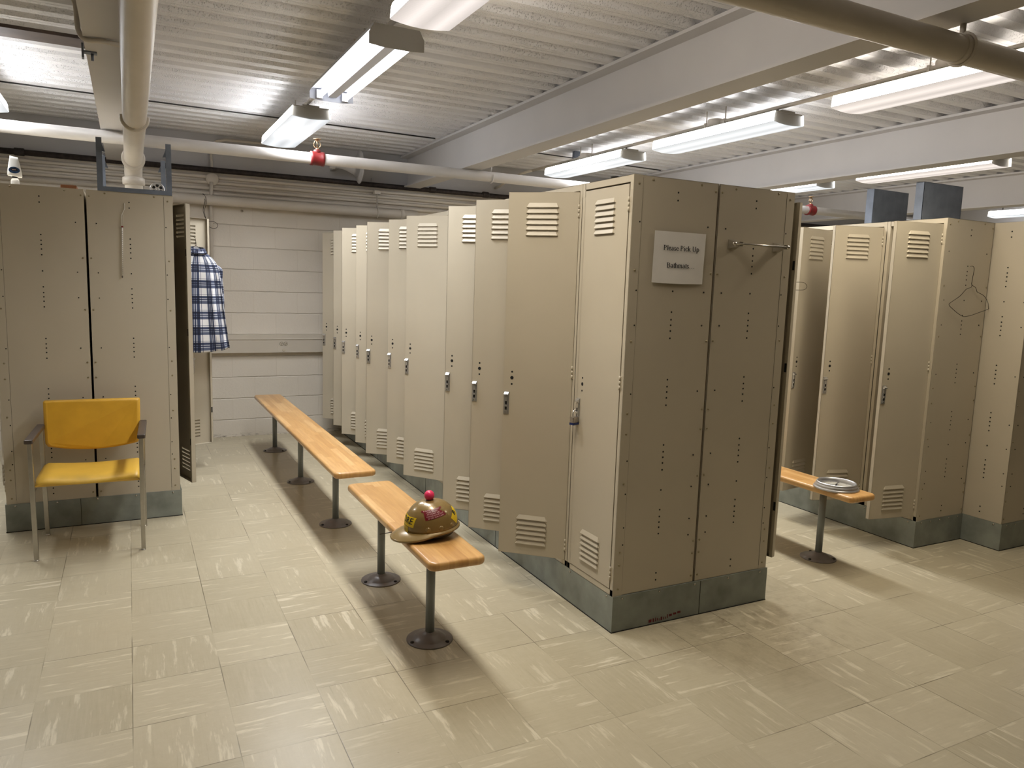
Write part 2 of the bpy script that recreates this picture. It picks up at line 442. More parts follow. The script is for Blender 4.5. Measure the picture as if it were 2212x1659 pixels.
# ------------------------------------------------------------------ lockers
HG = .024        # hinge offset from the locker's edge
DW = .338        # door width
PAN = [1.934, 1.901, 1.721, 1.689, 1.666, 1.640, 1.608, 1.517, 1.427, 1.394, 1.370, 1.345, 1.313, 1.131, 1.100, 1.076, 1.050, 1.017,
       .838, .807, .782, .756, .725, .632, .541, .509, .483, .459, .429, .244, .211]
EDGE = [1.800, 1.516, 1.369, 1.074, .780, .632, .480, .402]
SCREW = [1.955, 1.60, 1.30, .99, .90, .68, .37, .31, .20]
def body_mesh(end=None):
    b = MB(); g = .0012; zt = H-HB
    y0, y1 = g, PITCH-g
    b.box(0, DEP, y0, y0+.0016, 0, zt); b.box(0, DEP, y1-.0016, y1, 0, zt)
    b.box(DEP-.0016, DEP, y0, y1, 0, zt); b.box(0, DEP, y0, y1, zt-.0016, zt); b.box(0, DEP, y0, y1, 0, .002)
    b.box(.03, DEP-.004, y0+.004, y1-.004, 1.50, 1.502)
    # front frame
    b.box(0, .022, y0, HG-.002, 0, zt); b.box(0, .022, HG+DW+.003, y1, 0, zt)
    b.box(0, .020, y0, y1, 1.957+.004-HB, zt); b.box(0, .020, y0, y1, 0, .195-HB)
    # frame corner joints
    for yy in (y0, y1-.020):
        b.box(-.0006, 0, yy, yy+.020, zt-.062, zt-.0008)
    if end:
        s = -1 if end == 'near' else 1
        ye = y0 if end == 'near' else y1
        lo, hi = sorted((ye, ye+s*.0014))
        b.box(0, .048, lo, hi, 0, zt)
        b.mi = 1
        for z in PAN: b.disc((.235, ye, z-HB), .0042, 'y', .0016, 8)
        for z in EDGE:
            for x in (.040, .408): b.disc((x, ye+s*.0008, z-HB), .0036, 'y', .0024, 8)
        b.mi = 2
        for z in SCREW:
            for x in (.027, .440): b.lathe([(.0055, 0), (.0048, .0022), (.002, .0032), (0, .0033)], (x, ye+s*.0012, z-HB), 'y', 8) if s > 0 else \
                b.lathe([(.0055, 0), (.0048, -.0022), (.002, -.0032), (0, -.0033)], (x, ye+s*.0012, z-HB), 'y', 8)
        for x in (.10, .36):
            b.lathe([(.0058, 0), (.005, s*.002), (0, s*.003)], (x, ye, zt-.014), 'y', 8)
        # dark seam beside the front flange
        b.mi = 1
        lo, hi = sorted((ye, ye+s*.0006))
        b.box(.0482, .0492, lo, hi, .02, zt-.01)
    o = b.build('body', [M['paint'], M['black'], M['rivet']]); me = o.data; bpy.data.objects.remove(o); return me
LT = [1.885-.0258*i for i in range(6)]; LB = [.378-.0252*i for i in range(6)]
def door_mesh():
    b = MB(); t = .0014; z0, z1 = .197-HB, 1.955-HB; xo = -.002
    b.box(xo, xo+t, 0, .106, z0, z1); b.box(xo, xo+t, .240, DW, z0, z1)
    cuts = sorted([(z-HB, z-HB+.013) for z in LT+LB]); zc = z0
    for a, c in cuts:
        b.box(xo, xo+t, .106, .240, zc, a); zc = c
    b.box(xo, xo+t, .106, .240, zc, z1)
    for y in (0, DW-t): b.box(xo, .024, y, y+t, z0, z1)
    for z in (z0, z1-t): b.box(xo, .024, 0, DW, z, z+t)
    b.box(.0226, .024, DW-.016, DW, z0, z1); b.box(.0226, .024, 0, .014, z0, z1)
    b.mi = 1
    for z in (1.49, .995, .295): b.box(.0236, .0246, DW-.014, DW-.003, z-.022, z+.022)
    # lock holes above the latch
    b.disc((xo, .296, 1.077-HB), .0085, 'x', .0014, 14)
    for z in (1.106, 1.046): b.disc((xo, .296, z-HB), .0048, 'x', .0014, 10)
    o = b.build('door', [M['paint'], M['black']]); me = o.data; bpy.data.objects.remove(o); return me
def louver_mesh(zz):
    b = MB(); xo = -.002; d = .0085
    for z in zz:
        zb = z-HB; zt = zb+.021
        P = [(xo, .108, zt), (xo, .238, zt), (xo-d, .247, zb+.002), (xo-d, .099, zb+.002), (xo, .094, zb), (xo, .252, zb)]
        b.poly([P[0], P[1], P[2], P[3]]); b.poly([P[0], P[3], P[4]]); b.poly([P[1], P[5], P[2]])
        b.poly([P[3], P[2], (xo-d, .247, zb), (xo-d, .099, zb)])
    o = b.build('louver_bank', M['paint']); me = o.data; bpy.data.objects.remove(o); return me
def handle_mesh():
    b = MB(); x = -.002
    b.box(x-.003, x, .306, .334, .898-HB, 1.008-HB)
    b.prism([(x-.003, 1.006-HB), (x-.016, .996-HB), (x-.016, .990-HB), (x-.003, .986-HB)], 'y', .309, .331)
    b.box(x-.011, x-.003, .312, .328, .962-HB, .985-HB)
    b.box(x-.008, x-.003, .311, .315, .905-HB, .96-HB); b.box(x-.008, x-.003, .325, .329, .905-HB, .96-HB)
    b.box(x-.012, x-.003, .313, .327, .935-HB, .945-HB)
    b.box(x-.010, x-.003, .315, .325, .912-HB, .918-HB)
    b.mi = 1
    b.box(x-.0042, x-.003, .315, .325, .919-HB, .960-HB)
    o = b.build('handle', [M['chrome'], M['black']]); me = o.data; bpy.data.objects.remove(o); return me
def hinge_mesh():
    b = MB(); b.lathe([(.0045, -.03), (.0045, -.011)], (-.003, HG-.001, 0), 'z', 8); b.lathe([(.0045, -.009), (.0045, .009)], (-.003, HG-.001, 0), 'z', 8); b.lathe([(.0045, .011), (.0045, .03)], (-.003, HG-.001, 0), 'z', 8)
    b.box(-.001, .001, HG-.012, HG-.002, -.03, .03)
    o = b.build('hinge', M['paint']); me = o.data; bpy.data.objects.remove(o); return me
ME = {'plain': body_mesh(), 'near': body_mesh('near'), 'far': body_mesh('far'), 'door': door_mesh(), 'l1': louver_mesh(LT), 'l2': louver_mesh(LB), 'handle': handle_mesh(), 'hinge': hinge_mesh()}
def obj(name, me, parent, loc=(0, 0, 0)):
    o = bpy.data.objects.new(name, me); COL.objects.link(o); o.parent = parent; o.location = loc; return o
def locker(label, x, y, side, ang=0, end=None, group=None, full=True):
    """side -1: faces -x, hinge at the low-y end; side +1: faces +x, hinge at the high-y end"""
    if side < 0: loc, rz = (x, y, HB), 0
    else: loc, rz = (x, y+PITCH, HB), PI
    t = thing('locker', label, 'locker', loc, rz, group)
    obj('body', ME[end or 'plain'], t)
    d = obj('door', ME['door'], t, (0, HG, 0)); d.rotation_euler.z = R(ang)
    obj('louver_bank', ME['l1'], d); obj('louver_bank', ME['l2'], d)
    obj('handle', ME['handle'], d)
    if full:
        for z in (1.87, 1.12, .27): obj('hinge', ME['hinge'], t, (0, 0, z-HB))
    return t
def plinth(name, label, x0, x1, y0, y1, seams_y=(), seams_x=()):
    t = thing(name, label, 'locker base', ((x0+x1)/2, (y0+y1)/2, 0))
    cx, cy = (x0+x1)/2, (y0+y1)/2
    b = MB(); b.box(x0-cx, x1-cx, y0-cy, y1-cy, 0, HB); b.build('kick_panel', M['galv'], t)
    b = MB()
    for sy in seams_y:
        b.box(x0-cx-.0012, x0-cx+.001, sy-cy-.0016, sy-cy+.0016, .004, HB-.002); b.box(x1-cx-.001, x1-cx+.0012, sy-cy-.0016, sy-cy+.0016, .004, HB-.002)
    for sx in seams_x: b.box(sx-cx-.0012, sx-cx+.0012, y0-cy-.001, y0-cy+.001, .004, HB-.002)
    b.box(x0-cx-.002, x1-cx+.002, y0-cy-.002, y1-cy+.002, .0, .004)
    b.build('seam', M['dark_line'], t)  # plain dark lines at the panel joints and around the foot
    b = MB(); n = 5
    for i in range(n):
        x = x0-cx+.05+(x1-x0-.1)*i/(n-1)
        b.lathe([(.006, 0), (.005, -.003), (0, -.004)], (x, y0-cy, HB-.012), 'y', 8)
    yy = .05
    while yy < min(y1-y0, 5.2):
        b.lathe([(.006, 0), (.005, -.003), (0, -.004)], (x0-cx, y0-cy+yy, HB-.012), 'x', 8)
        b.lathe([(.006, 0), (.005, .003), (0, .004)], (x1-cx, y0-cy+yy, HB-.012), 'x', 8); yy += .31
    b.build('screw', M['nickel'], t)
    return t
# --- middle bank, side toward the short bench
ANG = [0, 48, 45.5, 44.5, 0, 37.7, 36.8, 52.3, 43.6, 49, 41.7, 44]
WORD = ['', 'first', 'second', 'third', '', 'fourth', 'fifth', 'sixth', 'seventh', 'eighth', 'ninth', 'tenth']
Y0 = .004
for i, a in enumerate(ANG):
    if i == 0: lab = 'closed tan locker at the near corner of the middle bank, its latch padlocked'
    elif i == 4: lab = 'closed tan locker hidden between the third and fourth open doors of the long row'
    else: lab = 'tan locker with the %s open door behind the padlocked locker' % WORD[i]
    locker(lab, 0, Y0+PITCH*i, -1, a, 'near' if i == 0 else None, 'open tan lockers facing the wooden benches')
# --- middle bank, far side
for i in range(12):
    lab = 'tan locker whose end panel carries the chrome towel bar, door slightly ajar' if i == 0 else 'closed tan locker on the far side of the middle bank, facing the clock bench'
    locker(lab, .9185, Y0+PITCH*i, 1, 17 if i == 0 else 0, 'far' if i == 0 else None, 'lockers on the far side of the middle bank', full=i == 0)
plinth('locker_plinth', 'galvanized steel base with red marks under the middle locker bank', 0, .9275, 0, 4.68, (1.19, 2.35, 3.52), (.50,))
# --- bank behind the yellow chair
YL = 2.467
for i in range(6):
    lab = ['tan locker behind the yellow chair whose end panel holds the thermometer, door ajar', None, 'tan locker with its door swung wide open behind the plaid shirt'][i] if i in (0, 2) else 'closed tan locker in the aisle side of the bank behind the yellow chair'
    locker(lab, -1.6115, YL+PITCH*i, 1, {0: 16.5, 2: 115}.get(i, 0), 'far' if i == 0 else None, 'lockers behind the yellow chair', full=i in (0, 2))
for i in range(6):
    lab = 'tan locker at the photo edge behind the yellow chair, beside the thermometer locker' if i == 0 else 'closed tan locker on the hidden side of the bank behind the yellow chair'
    locker(lab, -2.533, YL+PITCH*i, -1, 9 if i == 0 else 0, 'near' if i == 0 else None, 'lockers behind the yellow chair', full=i == 0)
plinth('locker_plinth', 'galvanized steel base of the locker bank behind the yellow chair', -2.540, -1.603, YL-.003, 4.80, (3.6,), (-2.16,))
# --- bank beside the clock bench
YR = .212
for i in range(11):
    lab = ['tan locker with open door at the near end of the bank beside the clock bench', 'tan locker second from the wire hanger panel, door open', 'shaded tan locker third from the wire hanger panel, door open'][i] if i < 3 else 'closed tan locker deeper in the bank beside the clock bench'
    locker(lab, 2.380, YR+PITCH*i, -1, [80.7, 74, 99][i] if i < 3 else 0, 'near' if i == 0 else None, 'lockers beside the clock bench', full=i < 3)
YQ = -.029
for i in range(12):
    lab = 'tan locker at the far corner standing forward of the wire hanger panel' if i == 0 else 'closed tan locker facing away behind the bank beside the clock bench'
    t = locker(lab, 3.296, YQ+PITCH*i, 1, 0, 'far' if i == 0 else None, 'lockers beside the clock bench', full=False)
    if i == 0:
        b = MB()
        for z in PAN: b.disc((DEP+.0004, .250, z-HB), .0042, 'x', .0022, 8)
        for z in EDGE: b.disc((DEP+.0004, .365, z-HB), .0036, 'x', .0022, 8)
        b.build('punched_hole', M['black'], t)
plinth('locker_plinth', 'galvanized steel base under the bank with the wire hanger panel', 2.374, 2.836, YR-.003, 4.50)
plinth('locker_plinth', 'galvanized steel base of the far corner locker standing forward', 2.840, 3.302, YQ-.003, 4.65)

# padlock hanging from the first latch
t = thing('padlock', 'laminated steel padlock with blue bumper on the closed corner locker', 'padlock', (-.022, .347, .893))
b = MB(); b.prism(rrect(-.022, .022, -.013, .013, .004, 2), 'z', .0, .028); b.build('lock_body', M['lockbody'], t, bevel=(.0015, 2))
b = MB(); b.prism(rrect(-.023, .023, -.014, .014, .005, 2), 'z', -.010, .0); b.build('bumper', M['bluelock'], t)
b = MB(); b.tube(smooth_path([(-.013, 0, .026), (-.013, 0, .044), (-.008, 0, .054), (0, 0, .057), (.008, 0, .054), (.013, 0, .044), (.013, 0, .026)], 4), .0035, 8); b.build('shackle', M['chrome'], t)
t.rotation_euler.z = R(20)

# ------------------------------------------------------------------ sign with serif lettering
GL = {
 'P': (.56, [[(.13, 0), (.13, .66)], ['c', (.13, .64), (.30, .64), (.46, .49), (.30, .33), (.13, .33)]], [(.13, 0), (.13, .655)]),
 'l': (.28, [[(.14, 0), (.14, .68)]], [(.14, 0)]),
 'e': (.44, [[(.06, .26), (.38, .26)], ['c', (.38, .26), (.22, .45), (.06, .23), (.22, .01), (.40, .10)]], []),
 'a': (.44, [['c', (.08, .36), (.2, .45), (.32, .35), (.32, .2), (.33, .05), (.42, .03)], ['c', (.32, .27), (.13, .2), (.07, .1), (.15, .01), (.32, .1)]], []),
 's': (.39, [['c', (.33, .36), (.2, .45), (.08, .35), (.2, .24), (.34, .12), (.2, .01), (.06, .11)]], []),
 'i': (.28, [[(.14, 0), (.14, .45)], [(.14, .60), (.14, .66)]], [(.14, 0)]),
 'c': (.44, [['c', (.38, .36), (.24, .45), (.06, .23), (.24, .01), (.4, .1)]], []),
 'k': (.50, [[(.11, 0), (.11, .68)], [(.12, .18), (.38, .44)], [(.20, .26), (.42, 0)]], [(.11, 0), (.43, 0)]),
 'U': (.72, [['c', (.14, .66), (.14, .3), (.2, .06), (.36, .0), (.5, .06), (.57, .3), (.57, .66)]], [(.14, .655), (.57, .655)]),
 'p': (.50, [[(.1, -.21), (.1, .45)], ['c', (.1, .36), (.25, .45), (.42, .23), (.25, .0), (.1, .08)]], [(.1, -.21)]),
 'B': (.66, [[(.13, 0), (.13, .66)], ['c', (.13, .65), (.34, .64), (.48, .5), (.34, .36), (.13, .35)], ['c', (.13, .35), (.38, .34), (.55, .18), (.36, .01), (.13, .01)]], [(.13, 0), (.13, .655)]),
 't': (.28, [['c', (.14, .58), (.14, .3), (.14, .08), (.2, .01), (.28, .06)], [(.03, .44), (.27, .44)]], []),
 'h': (.50, [[(.1, 0), (.1, .68)], ['c', (.1, .33), (.26, .45), (.38, .36), (.39, .2), (.39, 0)]], [(.1, 0), (.39, 0)]),
 'm': (.78, [[(.1, 0), (.1, .45)], ['c', (.1, .33), (.24, .45), (.36, .36), (.37, .2), (.37, 0)], ['c', (.37, .33), (.52, .45), (.63, .36), (.64, .2), (.64, 0)]], [(.1, 0), (.37, 0), (.64, 0)]),
 '.': (.34, [[(.16, .0), (.16, .07)]], []), ' ': (.25, [], [])}
def serif_text(b, text, x, z, em, y):
    w = 0
    for ch in text:
        adv, strokes, serifs = GL[ch]
        for s in strokes:
            pts = s
            if s[0] == 'c': pts = [(p.x, p.y) for p in smooth_path([(q[0], q[1], 0) for q in s[1:]], 5)]
            L, Rr = [], []
            for i, p in enumerate(pts):
                a, c = pts[max(i-1, 0)], pts[min(i+1, len(pts)-1)]
                d = Vector((c[0]-a[0], c[1]-a[1])).normalized()
                hw = .022+.040*abs(d.y)**1.6
                L.append((p[0]-d.y*hw, p[1]+d.x*hw)); Rr.append((p[0]+d.y*hw, p[1]-d.x*hw))
            for i in range(len(pts)-1):
                q = [L[i], L[i+1], Rr[i+1], Rr[i]]
                b.poly([(x+(w+u)*em, y, z+v*em) for u, v in q])
        for u, v in serifs:
            b.poly([(x+(w+u-.10)*em, y, z+(v-.012)*em), (x+(w+u+.10)*em, y, z+(v-.012)*em), (x+(w+u+.10)*em, y, z+(v+.022)*em), (x+(w+u-.10)*em, y, z+(v+.022)*em)])
        w += adv
    return w*em
t = thing('paper_sign', 'white paper sign reading Please Pick Up Bathmats on the locker end panel', 'sign', (.255, 0, 1.66))
b = MB(); nx, nz = 14, 10
V = []
for j in range(nz+1):
    row = []
    for i in range(nx+1):
        u, v = i/nx, j/nz
        x = -.1385+.277*u-.004*(1-v); z = -.108+.217*v-.003*math.sin(u*3)*(v < .1)
        y = -.0025-.010*max(0, .30-v)**1.5*(.3+.7*math.sin(u*PI))-.002*math.exp(-((u-.97)/.05)**2)*v
        row.append(b.bm.verts.new((x, y, z)))
    V.append(row)
b.sm = True
for j in range(nz):
    for i in range(nx): b.face([V[j][i], V[j][i+1], V[j+1][i+1], V[j+1][i]])
b.build('sheet', M['paper'], t)
for txt, px, pz in (('Please Pick Up', .164-.255, 1.690-1.66), ('Bathmats...', .186-.255, 1.617-1.66)):
    b = MB(); serif_text(b, txt, px, pz, .0322, -.0058)
    b.build('lettering', M['ink'], t, weld=False)

# towel bar
t = thing('towel_bar', 'short chrome towel bar screwed to the locker end panel', 'towel bar', (.685, .003, 1.733))
b = MB(); b.tube([(-.172, -.058, 0), (.150, -.058, 0)], .0055, 10)
for x in (-.172, .150): b.lathe([(0, -.012), (.006, -.010), (.009, -.004), (.009, .004), (.006, .010), (0, .012)], (x, -.058, 0), 'x', 10)
b.build('bar', M['nickel'], t)
for x in (-.136, .135):
    b = MB(); s = .021
    b.rings([[(x-s, 0, -s), (x+s, 0, -s), (x+s, 0, s), (x-s, 0, s)], [(x-s, -.004, -s), (x+s, -.004, -s), (x+s, -.004, s), (x-s, -.004, s)],
             [(x-.010, -.040, -.010), (x+.010, -.040, -.010), (x+.010, -.040, .010), (x-.010, -.040, .010)], [(x-.010, -.062, -.009), (x+.010, -.062, -.009), (x+.010, -.062, .009), (x-.010, -.062, .009)]])
    b.build('post', M['nickel'], t)

# red stencil remnants on the base
t = bpy.data.objects['locker_plinth']
b = MB(); x = .205-.46375
for w, h, z in ((.016, .014, .012), (.007, .016, .012), (.004, .018, .012), (.004, .012, .014), (.003, .010, .012), (.008, .016, .012), (.004, .012, .013), (.004, .010, .014), (.004, .018, .016), (.016, .011, .022), (.018, .009, .026), (.018, .010, .028)):
    b.box(x, x+w, -2.3408, -2.3398, z, z+h); x += w+.007
o = b.build('stencil_mark', M['redink'], t); o.location = (0, 0, 0); o['label'] = 'faded red stencil marks'

# ------------------------------------------------------------------ benches
def bench(label, x0, x1, y0, y1, zt, peds, xp=None):
    cx, cy = (x0+x1)/2, (y0+y1)/2
    t = thing('bench', label, 'bench', (cx, cy, 0), 0, 'wooden locker room benches')
    th = .036
    b = MB(); b.prism(rrect(x0-cx, x1-cx, y0-cy, y1-cy, .032, 6), 'z', zt-th, zt)
    o = b.build('seat', M['wood'], t, bevel=(.0135, 4))
    for p in o.data.polygons: p.use_smooth = True
    for py in peds:
        px = (xp if xp is not None else cx)-cx; y = py-cy
        b = MB(); b.lathe([(.0195, .028), (.0195, zt-th-.004)], (px, y, 0), 'z', 20)
        b.lathe([(.055, zt-th-.006), (.055, zt-th)], (px, y, 0), 'z', 16)
        b.build('pole', M['pole'], t)
        b = MB(); b.lathe([(.100, 0), (.100, .003), (.097, .005), (.072, .007), (.069, .010), (.060, .017), (.040, .026), (.026, .030), (.0215, .036), (.0195, .036)], (px, y, 0), 'z', 36)
        f = b.build('floor_plate', M['polebase'], t)
        for a in (70, 190, 310):
            b = MB(); b.lathe([(.0085, .005), (.0085, .009), (.005, .012), (0, .0125)], (px+.086*math.cos(R(a)), y+.086*math.sin(R(a)), 0), 'z', 8)
            b.build('bolt', M['cable'], f)
    return t
bench('short wooden bench with the hard hat on it', -.893, -.657, -.075, 1.137, .4777, (.271, .974), -.755)
bench('long wooden bench running toward the block wall', -.897, -.663, 1.362, 4.335, .4777, (1.947, 3.026, 4.147), -.750)
bench('wooden bench with the round clock lying on it', 1.572, 1.782, .055, 3.0, .443, (.325, 1.5, 2.7), 1.680)

# ------------------------------------------------------------------ hard hat
t = thing('hard_hat', 'gold brown hard hat with stickers and a pink ball glued on top', 'hard hat', (-.766, .237, .4777), R(172)); t.rotation_euler.y = R(5)
HA, HBb, HH, HZ = .113, .104, .112, .040
def dome(th, ph, off=0.):
    c = max(0., math.cos(ph))**.8; s = math.sin(ph)
    return Vector(((HA+off)*math.cos(th)*c, (HBb+off)*math.sin(th)*c, HZ+(HH+off)*s))
b = MB(); b.sm = True; NTH = 56
rings = []
for j in range(17):
    ph = (PI/2-.0005)*j/16
    rings.append([dome(2*PI*k/NTH, ph) for k in range(NTH)])
b.rings(rings, False, True)
for p in b.bm.faces: p.smooth = True
sh = b.build('shell', M['goldshell'], t); so = sh.modifiers.new('thick', 'SOLIDIFY'); so.thickness = .003; so.offset = -1
b = MB(); b.sm = True; rings = []
def brim(th, f):
    e = .006+.055*max(0., math.cos(th))**1.7
    dr = .006+.014*max(0, math.cos(th))*f
    p = dome(th, 0); d = Vector((math.cos(th), math.sin(th), 0))
    q = p+d*e*f; q.z = HZ-.001+.006*(1-math.cos(th))*.5-dr*f-.004*f*abs(math.sin(th))*max(0, math.cos(th)+.2)
    return q
for f in (0, .35, .7, .95, 1.0): rings.append([brim(2*PI*k/NTH, f) for k in range(NTH)])
rings.append([brim(2*PI*k/NTH, 1.0)-Vector((0, 0, .006)) for k in range(NTH)])
rings.append([brim(2*PI*k/NTH, .9)-Vector((0, 0, .006)) for k in range(NTH)])
b.rings(rings, False, False); o = b.build('brim', M['goldshell'], t)
b = MB(); b.lathe([(.090, .004), (.097, .014), (.098, .040)], (0, 0, .006), 'z', 32); b.build('headband', M['blackplastic'], t)
# side bumps
for thd in (72, 100, 128):
    b = MB(); p = dome(R(thd), R(8), -.004); b.lathe([(.014, -.004), (.012, .003), (.007, .006), (0, .007)], (0, 0, 0), 'z', 12)
    o = b.build('slot_boss', M['goldshell'], t); o.location = p; o.rotation_euler = Vector((math.cos(R(thd))/HA, math.sin(R(thd))/HBb, .6)).to_track_quat('Z', 'Y').to_euler()
def patch(b, th0, ph0, poly, rot, off, sub=10):
    """wrap a flat grid u x v (m) onto the dome"""
    u0, u1, v0, v1 = poly; V = []
    for j in range(sub+1):
        row = []
        for i in range(sub+1):
            row.append(b.bm.verts.new(wrap(u0+(u1-u0)*i/sub, v0+(v1-v0)*j/sub, th0, ph0, rot, off)))
        V.append(row)
    for j in range(sub):
        for i in range(sub): b.face([V[j][i], V[j][i+1], V[j+1][i+1], V[j+1][i]])
def wrap(u, v, th0, ph0, rot, off):
    c, s = math.cos(rot), math.sin(rot); u, v = u*c-v*s, u*s+v*c
    ph = ph0+v/.112
    th = th0+u/(.108*max(.25, math.cos(ph)**.8))
    return dome(th, ph, off)
def text_mesh(txt, size):
    cu = bpy.data.curves.new('txt', 'FONT'); cu.body = txt; cu.size = size; cu.align_x = 'CENTER'; cu.align_y = 'CENTER'; cu.resolution_u = 3
    ob = bpy.data.objects.new('txt', cu); COL.objects.link(ob)
    bpy.context.view_layer.update()
    me = bpy.data.meshes.new_from_object(ob.evaluated_get(bpy.context.evaluated_depsgraph_get()))
    bpy.data.objects.remove(ob); return me
def wrapped_text(b, txt, size, th0, ph0, rot, off, du=0, dv=0, sx=1., bold=0.):
    me = text_mesh(txt, size)
    for dx in ((-bold, 0, bold) if bold else (0,)):
        vs = [b.bm.verts.new(wrap(v.co.x*sx+du+dx, v.co.y+dv, th0, ph0, rot, off+dx*.01)) for v in me.vertices]
        for p in me.polygons: b.face([vs[i] for i in p.vertices])
b = MB(); patch(b, R(5), R(24), (-.062, .062, -.021, .021), R(-2), .0008); patch(b, R(2), R(5), (-.05, .035, -.012, .014), R(-2), .0007)
s = b.build('front_sticker', M['ystick'], t); s['label'] = 'yellow sticker reading FORE'
b = MB(); wrapped_text(b, 'FORE', .038, R(6), R(25), R(-2), .0016, 0, 0, 1.12, .0012)
b.build('sticker_letters', M['ink'], s, weld=False)
b = MB(); wrapped_text(b, 'FOR', .010, R(10), R(5), R(-2), .0016); b.build('small_letters', M['ink'], s, weld=False)
b = MB(); patch(b, R(153), R(26), (-.036, .036, -.021, .021), R(38), .0008)
s = b.build('back_sticker', M['ystick'], t); s['label'] = 'tilted yellow sticker with a black B'
b = MB(); wrapped_text(b, 'B', .034, R(150), R(30), R(20), .0016, 0, 0, 1, .0012); b.build('sticker_letters', M['ink'], s, weld=False)
rows = [('A DAD WASTED', -.043, .040), ('I DID THAT', -.036, .032), ('AT LEAST HE', -.036, .038), ('COULD HAVE PUT', -.036, .047), ('IT ON THE CASE', -.036, .051)]
b = MB()
for i, (tx_, u0, u1) in enumerate(rows): patch(b, R(86), R(42), (u0, u1, .0205-.0092*(i+1)+.004, .0205-.0092*i+.004), R(9), .0008, 8)
s = b.build('label_tape', M['tape'], t); s['label'] = 'maroon embossed label tape'
b = MB()
for i, (tx_, u0, u1) in enumerate(rows):
    wrapped_text(b, tx_, .0078, R(86), R(42), R(9), .0015, (u0+u1)/2, .0205-.0092*(i+.5)+.004, min(1.15, (u1-u0-.006)/(.0052*len(tx_))))
b.build('tape_letters', M['tapetext'], s, weld=False)
b = MB(); b.sm = True; r = .0213
b.lathe([(0, -r)]+[(r*math.cos(R(a)), r*math.sin(R(a))) for a in range(-80, 81, 10)]+[(0, r)], (0, 0, HZ+HH+r-.003), 'z', 28); o = b.build('golf_ball', M['ball'], t); o['label'] = 'pink golf ball'
b = MB(); b.lathe([(.020, -.006), (.016, .001), (.009, .004)], (0, 0, HZ+HH-.001), 'z', 20); b.build('glue_pad', M['brown_iron'], t)
# thin rod under the visor
b = MB(); b.tube([(-.064, .004, 0), (.045, .004, .0)], [.0012, .0028], 8)
o = b.build('metal_rod', M['darkwire'], None, (-.905, .316, .4807), rot=(0, 0, R(8))); tag(o, 'thin dark metal rod poking out from under the hard hat visor', 'rod')

# ------------------------------------------------------------------ clock on the far bench
t = thing('wall_clock', 'round silver rimmed clock lying face up on the bench', 'clock', (1.668, .235, .443))
b = MB(); b.lathe([(.094, 0), (.120, 0), (.122, .004), (.119, .010), (.112, .013), (.114, .017), (.110, .024), (.106, .027), (.107, .031), (.103, .037), (.099, .036), (.097, .030), (.094, .027), (.0935, .011)], (0, 0, 0), 'z', 48, False); b.build('rim', M['clockrim'], t)
b = MB(); b.lathe([(.096, .004), (.096, .012)], (0, 0, 0), 'z', 40); b.build('face', M['clockface'], t)
b = MB()
for i in range(12):
    a = PI*i/6; c, s = math.cos(a), math.sin(a)
    b.poly([(c*.078-s*.002, s*.078+c*.002, .0126), (c*.088-s*.002, s*.088+c*.002, .0126), (c*.088+s*.002, s*.088-c*.002, .0126), (c*.078+s*.002, s*.078-c*.002, .0126)])
b.build('hour_marks', M['ink'], t, weld=False)
for a, l, n in ((140, .05, 'hour_hand'), (30, .07, 'minute_hand')):
    b = MB(); c, s = math.cos(R(a)), math.sin(R(a)); z = .020 if l > .06 else .017
    b.prism([(-c*.012-s*.003, -s*.012+c*.003), (c*l-s*.001, s*l+c*.001), (c*l+s*.001, s*l-c*.001), (-c*.012+s*.003, -s*.012-c*.003)], 'z', z, z+.0015); b.build(n, M['cable'], t)
b = MB(); b.lathe([(.005, .012), (.005, .0225), (0, .023)], (0, 0, 0), 'z', 12); b.build('arbor', M['cable'], t)

# ------------------------------------------------------------------ yellow chair
t = thing('armchair', 'yellow vinyl armchair with steel legs before the locker end panel', 'chair', (-2.08, 2.10, 0), R(-2))
def post(b, p, q, w=.011):
    p, q = Vector(p), Vector(q)
    b.rings([[(c.x-w, c.y-w, c.z), (c.x+w, c.y-w, c.z), (c.x+w, c.y+w, c.z), (c.x-w, c.y+w, c.z)] for c in (p, q)])
for sx in (-1, 1):
    for nm, f, g in (('front', (sx*.253, -.206, .008), (sx*.258, -.208, .632)), ('rear', (sx*.253, .232, .008), (sx*.258, .200, .636))):
        b = MB(); post(b, f, g); l = b.build('leg', M['alu'], t, bevel=(.002, 2))
        b = MB(); b.lathe([(.013, 0), (.013, .004), (.008, .008), (.006, .012)], (f[0], f[1], 0), 'z', 12); b.build('glide', M['chrome'], l)
    b = MB(); b.prism(rrect(sx*.260-.020, sx*.260+.020, -.232, .236, .006, 2), 'z', .632, .654); b.build('armrest', M['arm'], t, bevel=(.004, 2))
    b = MB(); b.box(sx*.255-.009, sx*.255+.009, -.195, .215, .372, .388); b.build('side_rail', M['alu'], t)
for yy in (.17, -.11):
    b = MB(); b.box(-.25, .25, yy, yy+.02, .372, .387); b.build('cross_rail', M['alu'], t)
# seat: saddle cushion
b = MB(); b.sm = True; rings = []
N = 24
for j in range(13):
    v = j/12; y = -.196+.40*v
    ring = []
    for i in range(N+1):
        u = i/N; x = -.246+.492*u
        dip = -.016*math.sin(PI*min(1, max(0, u)))**1.3*(1-.3*v)
        edge = -.03*max(0, 1-v/.22)**2-.012*max(0, (v-.9)/.1)**2
        side = -.012*(max(0, (abs(u-.5)-.46)/.04))**2
        ring.append((x, y, .441+dip+edge+side))
    for i in range(N, -1, -1):
        u = i/N; x = -.246+.492*u
        ring.append((x, y+(.012 if j == 0 else 0), .388 if j else .392))
    rings.append(ring)
b.rings(rings); o = b.build('seat', M['yellow_worn'], t)
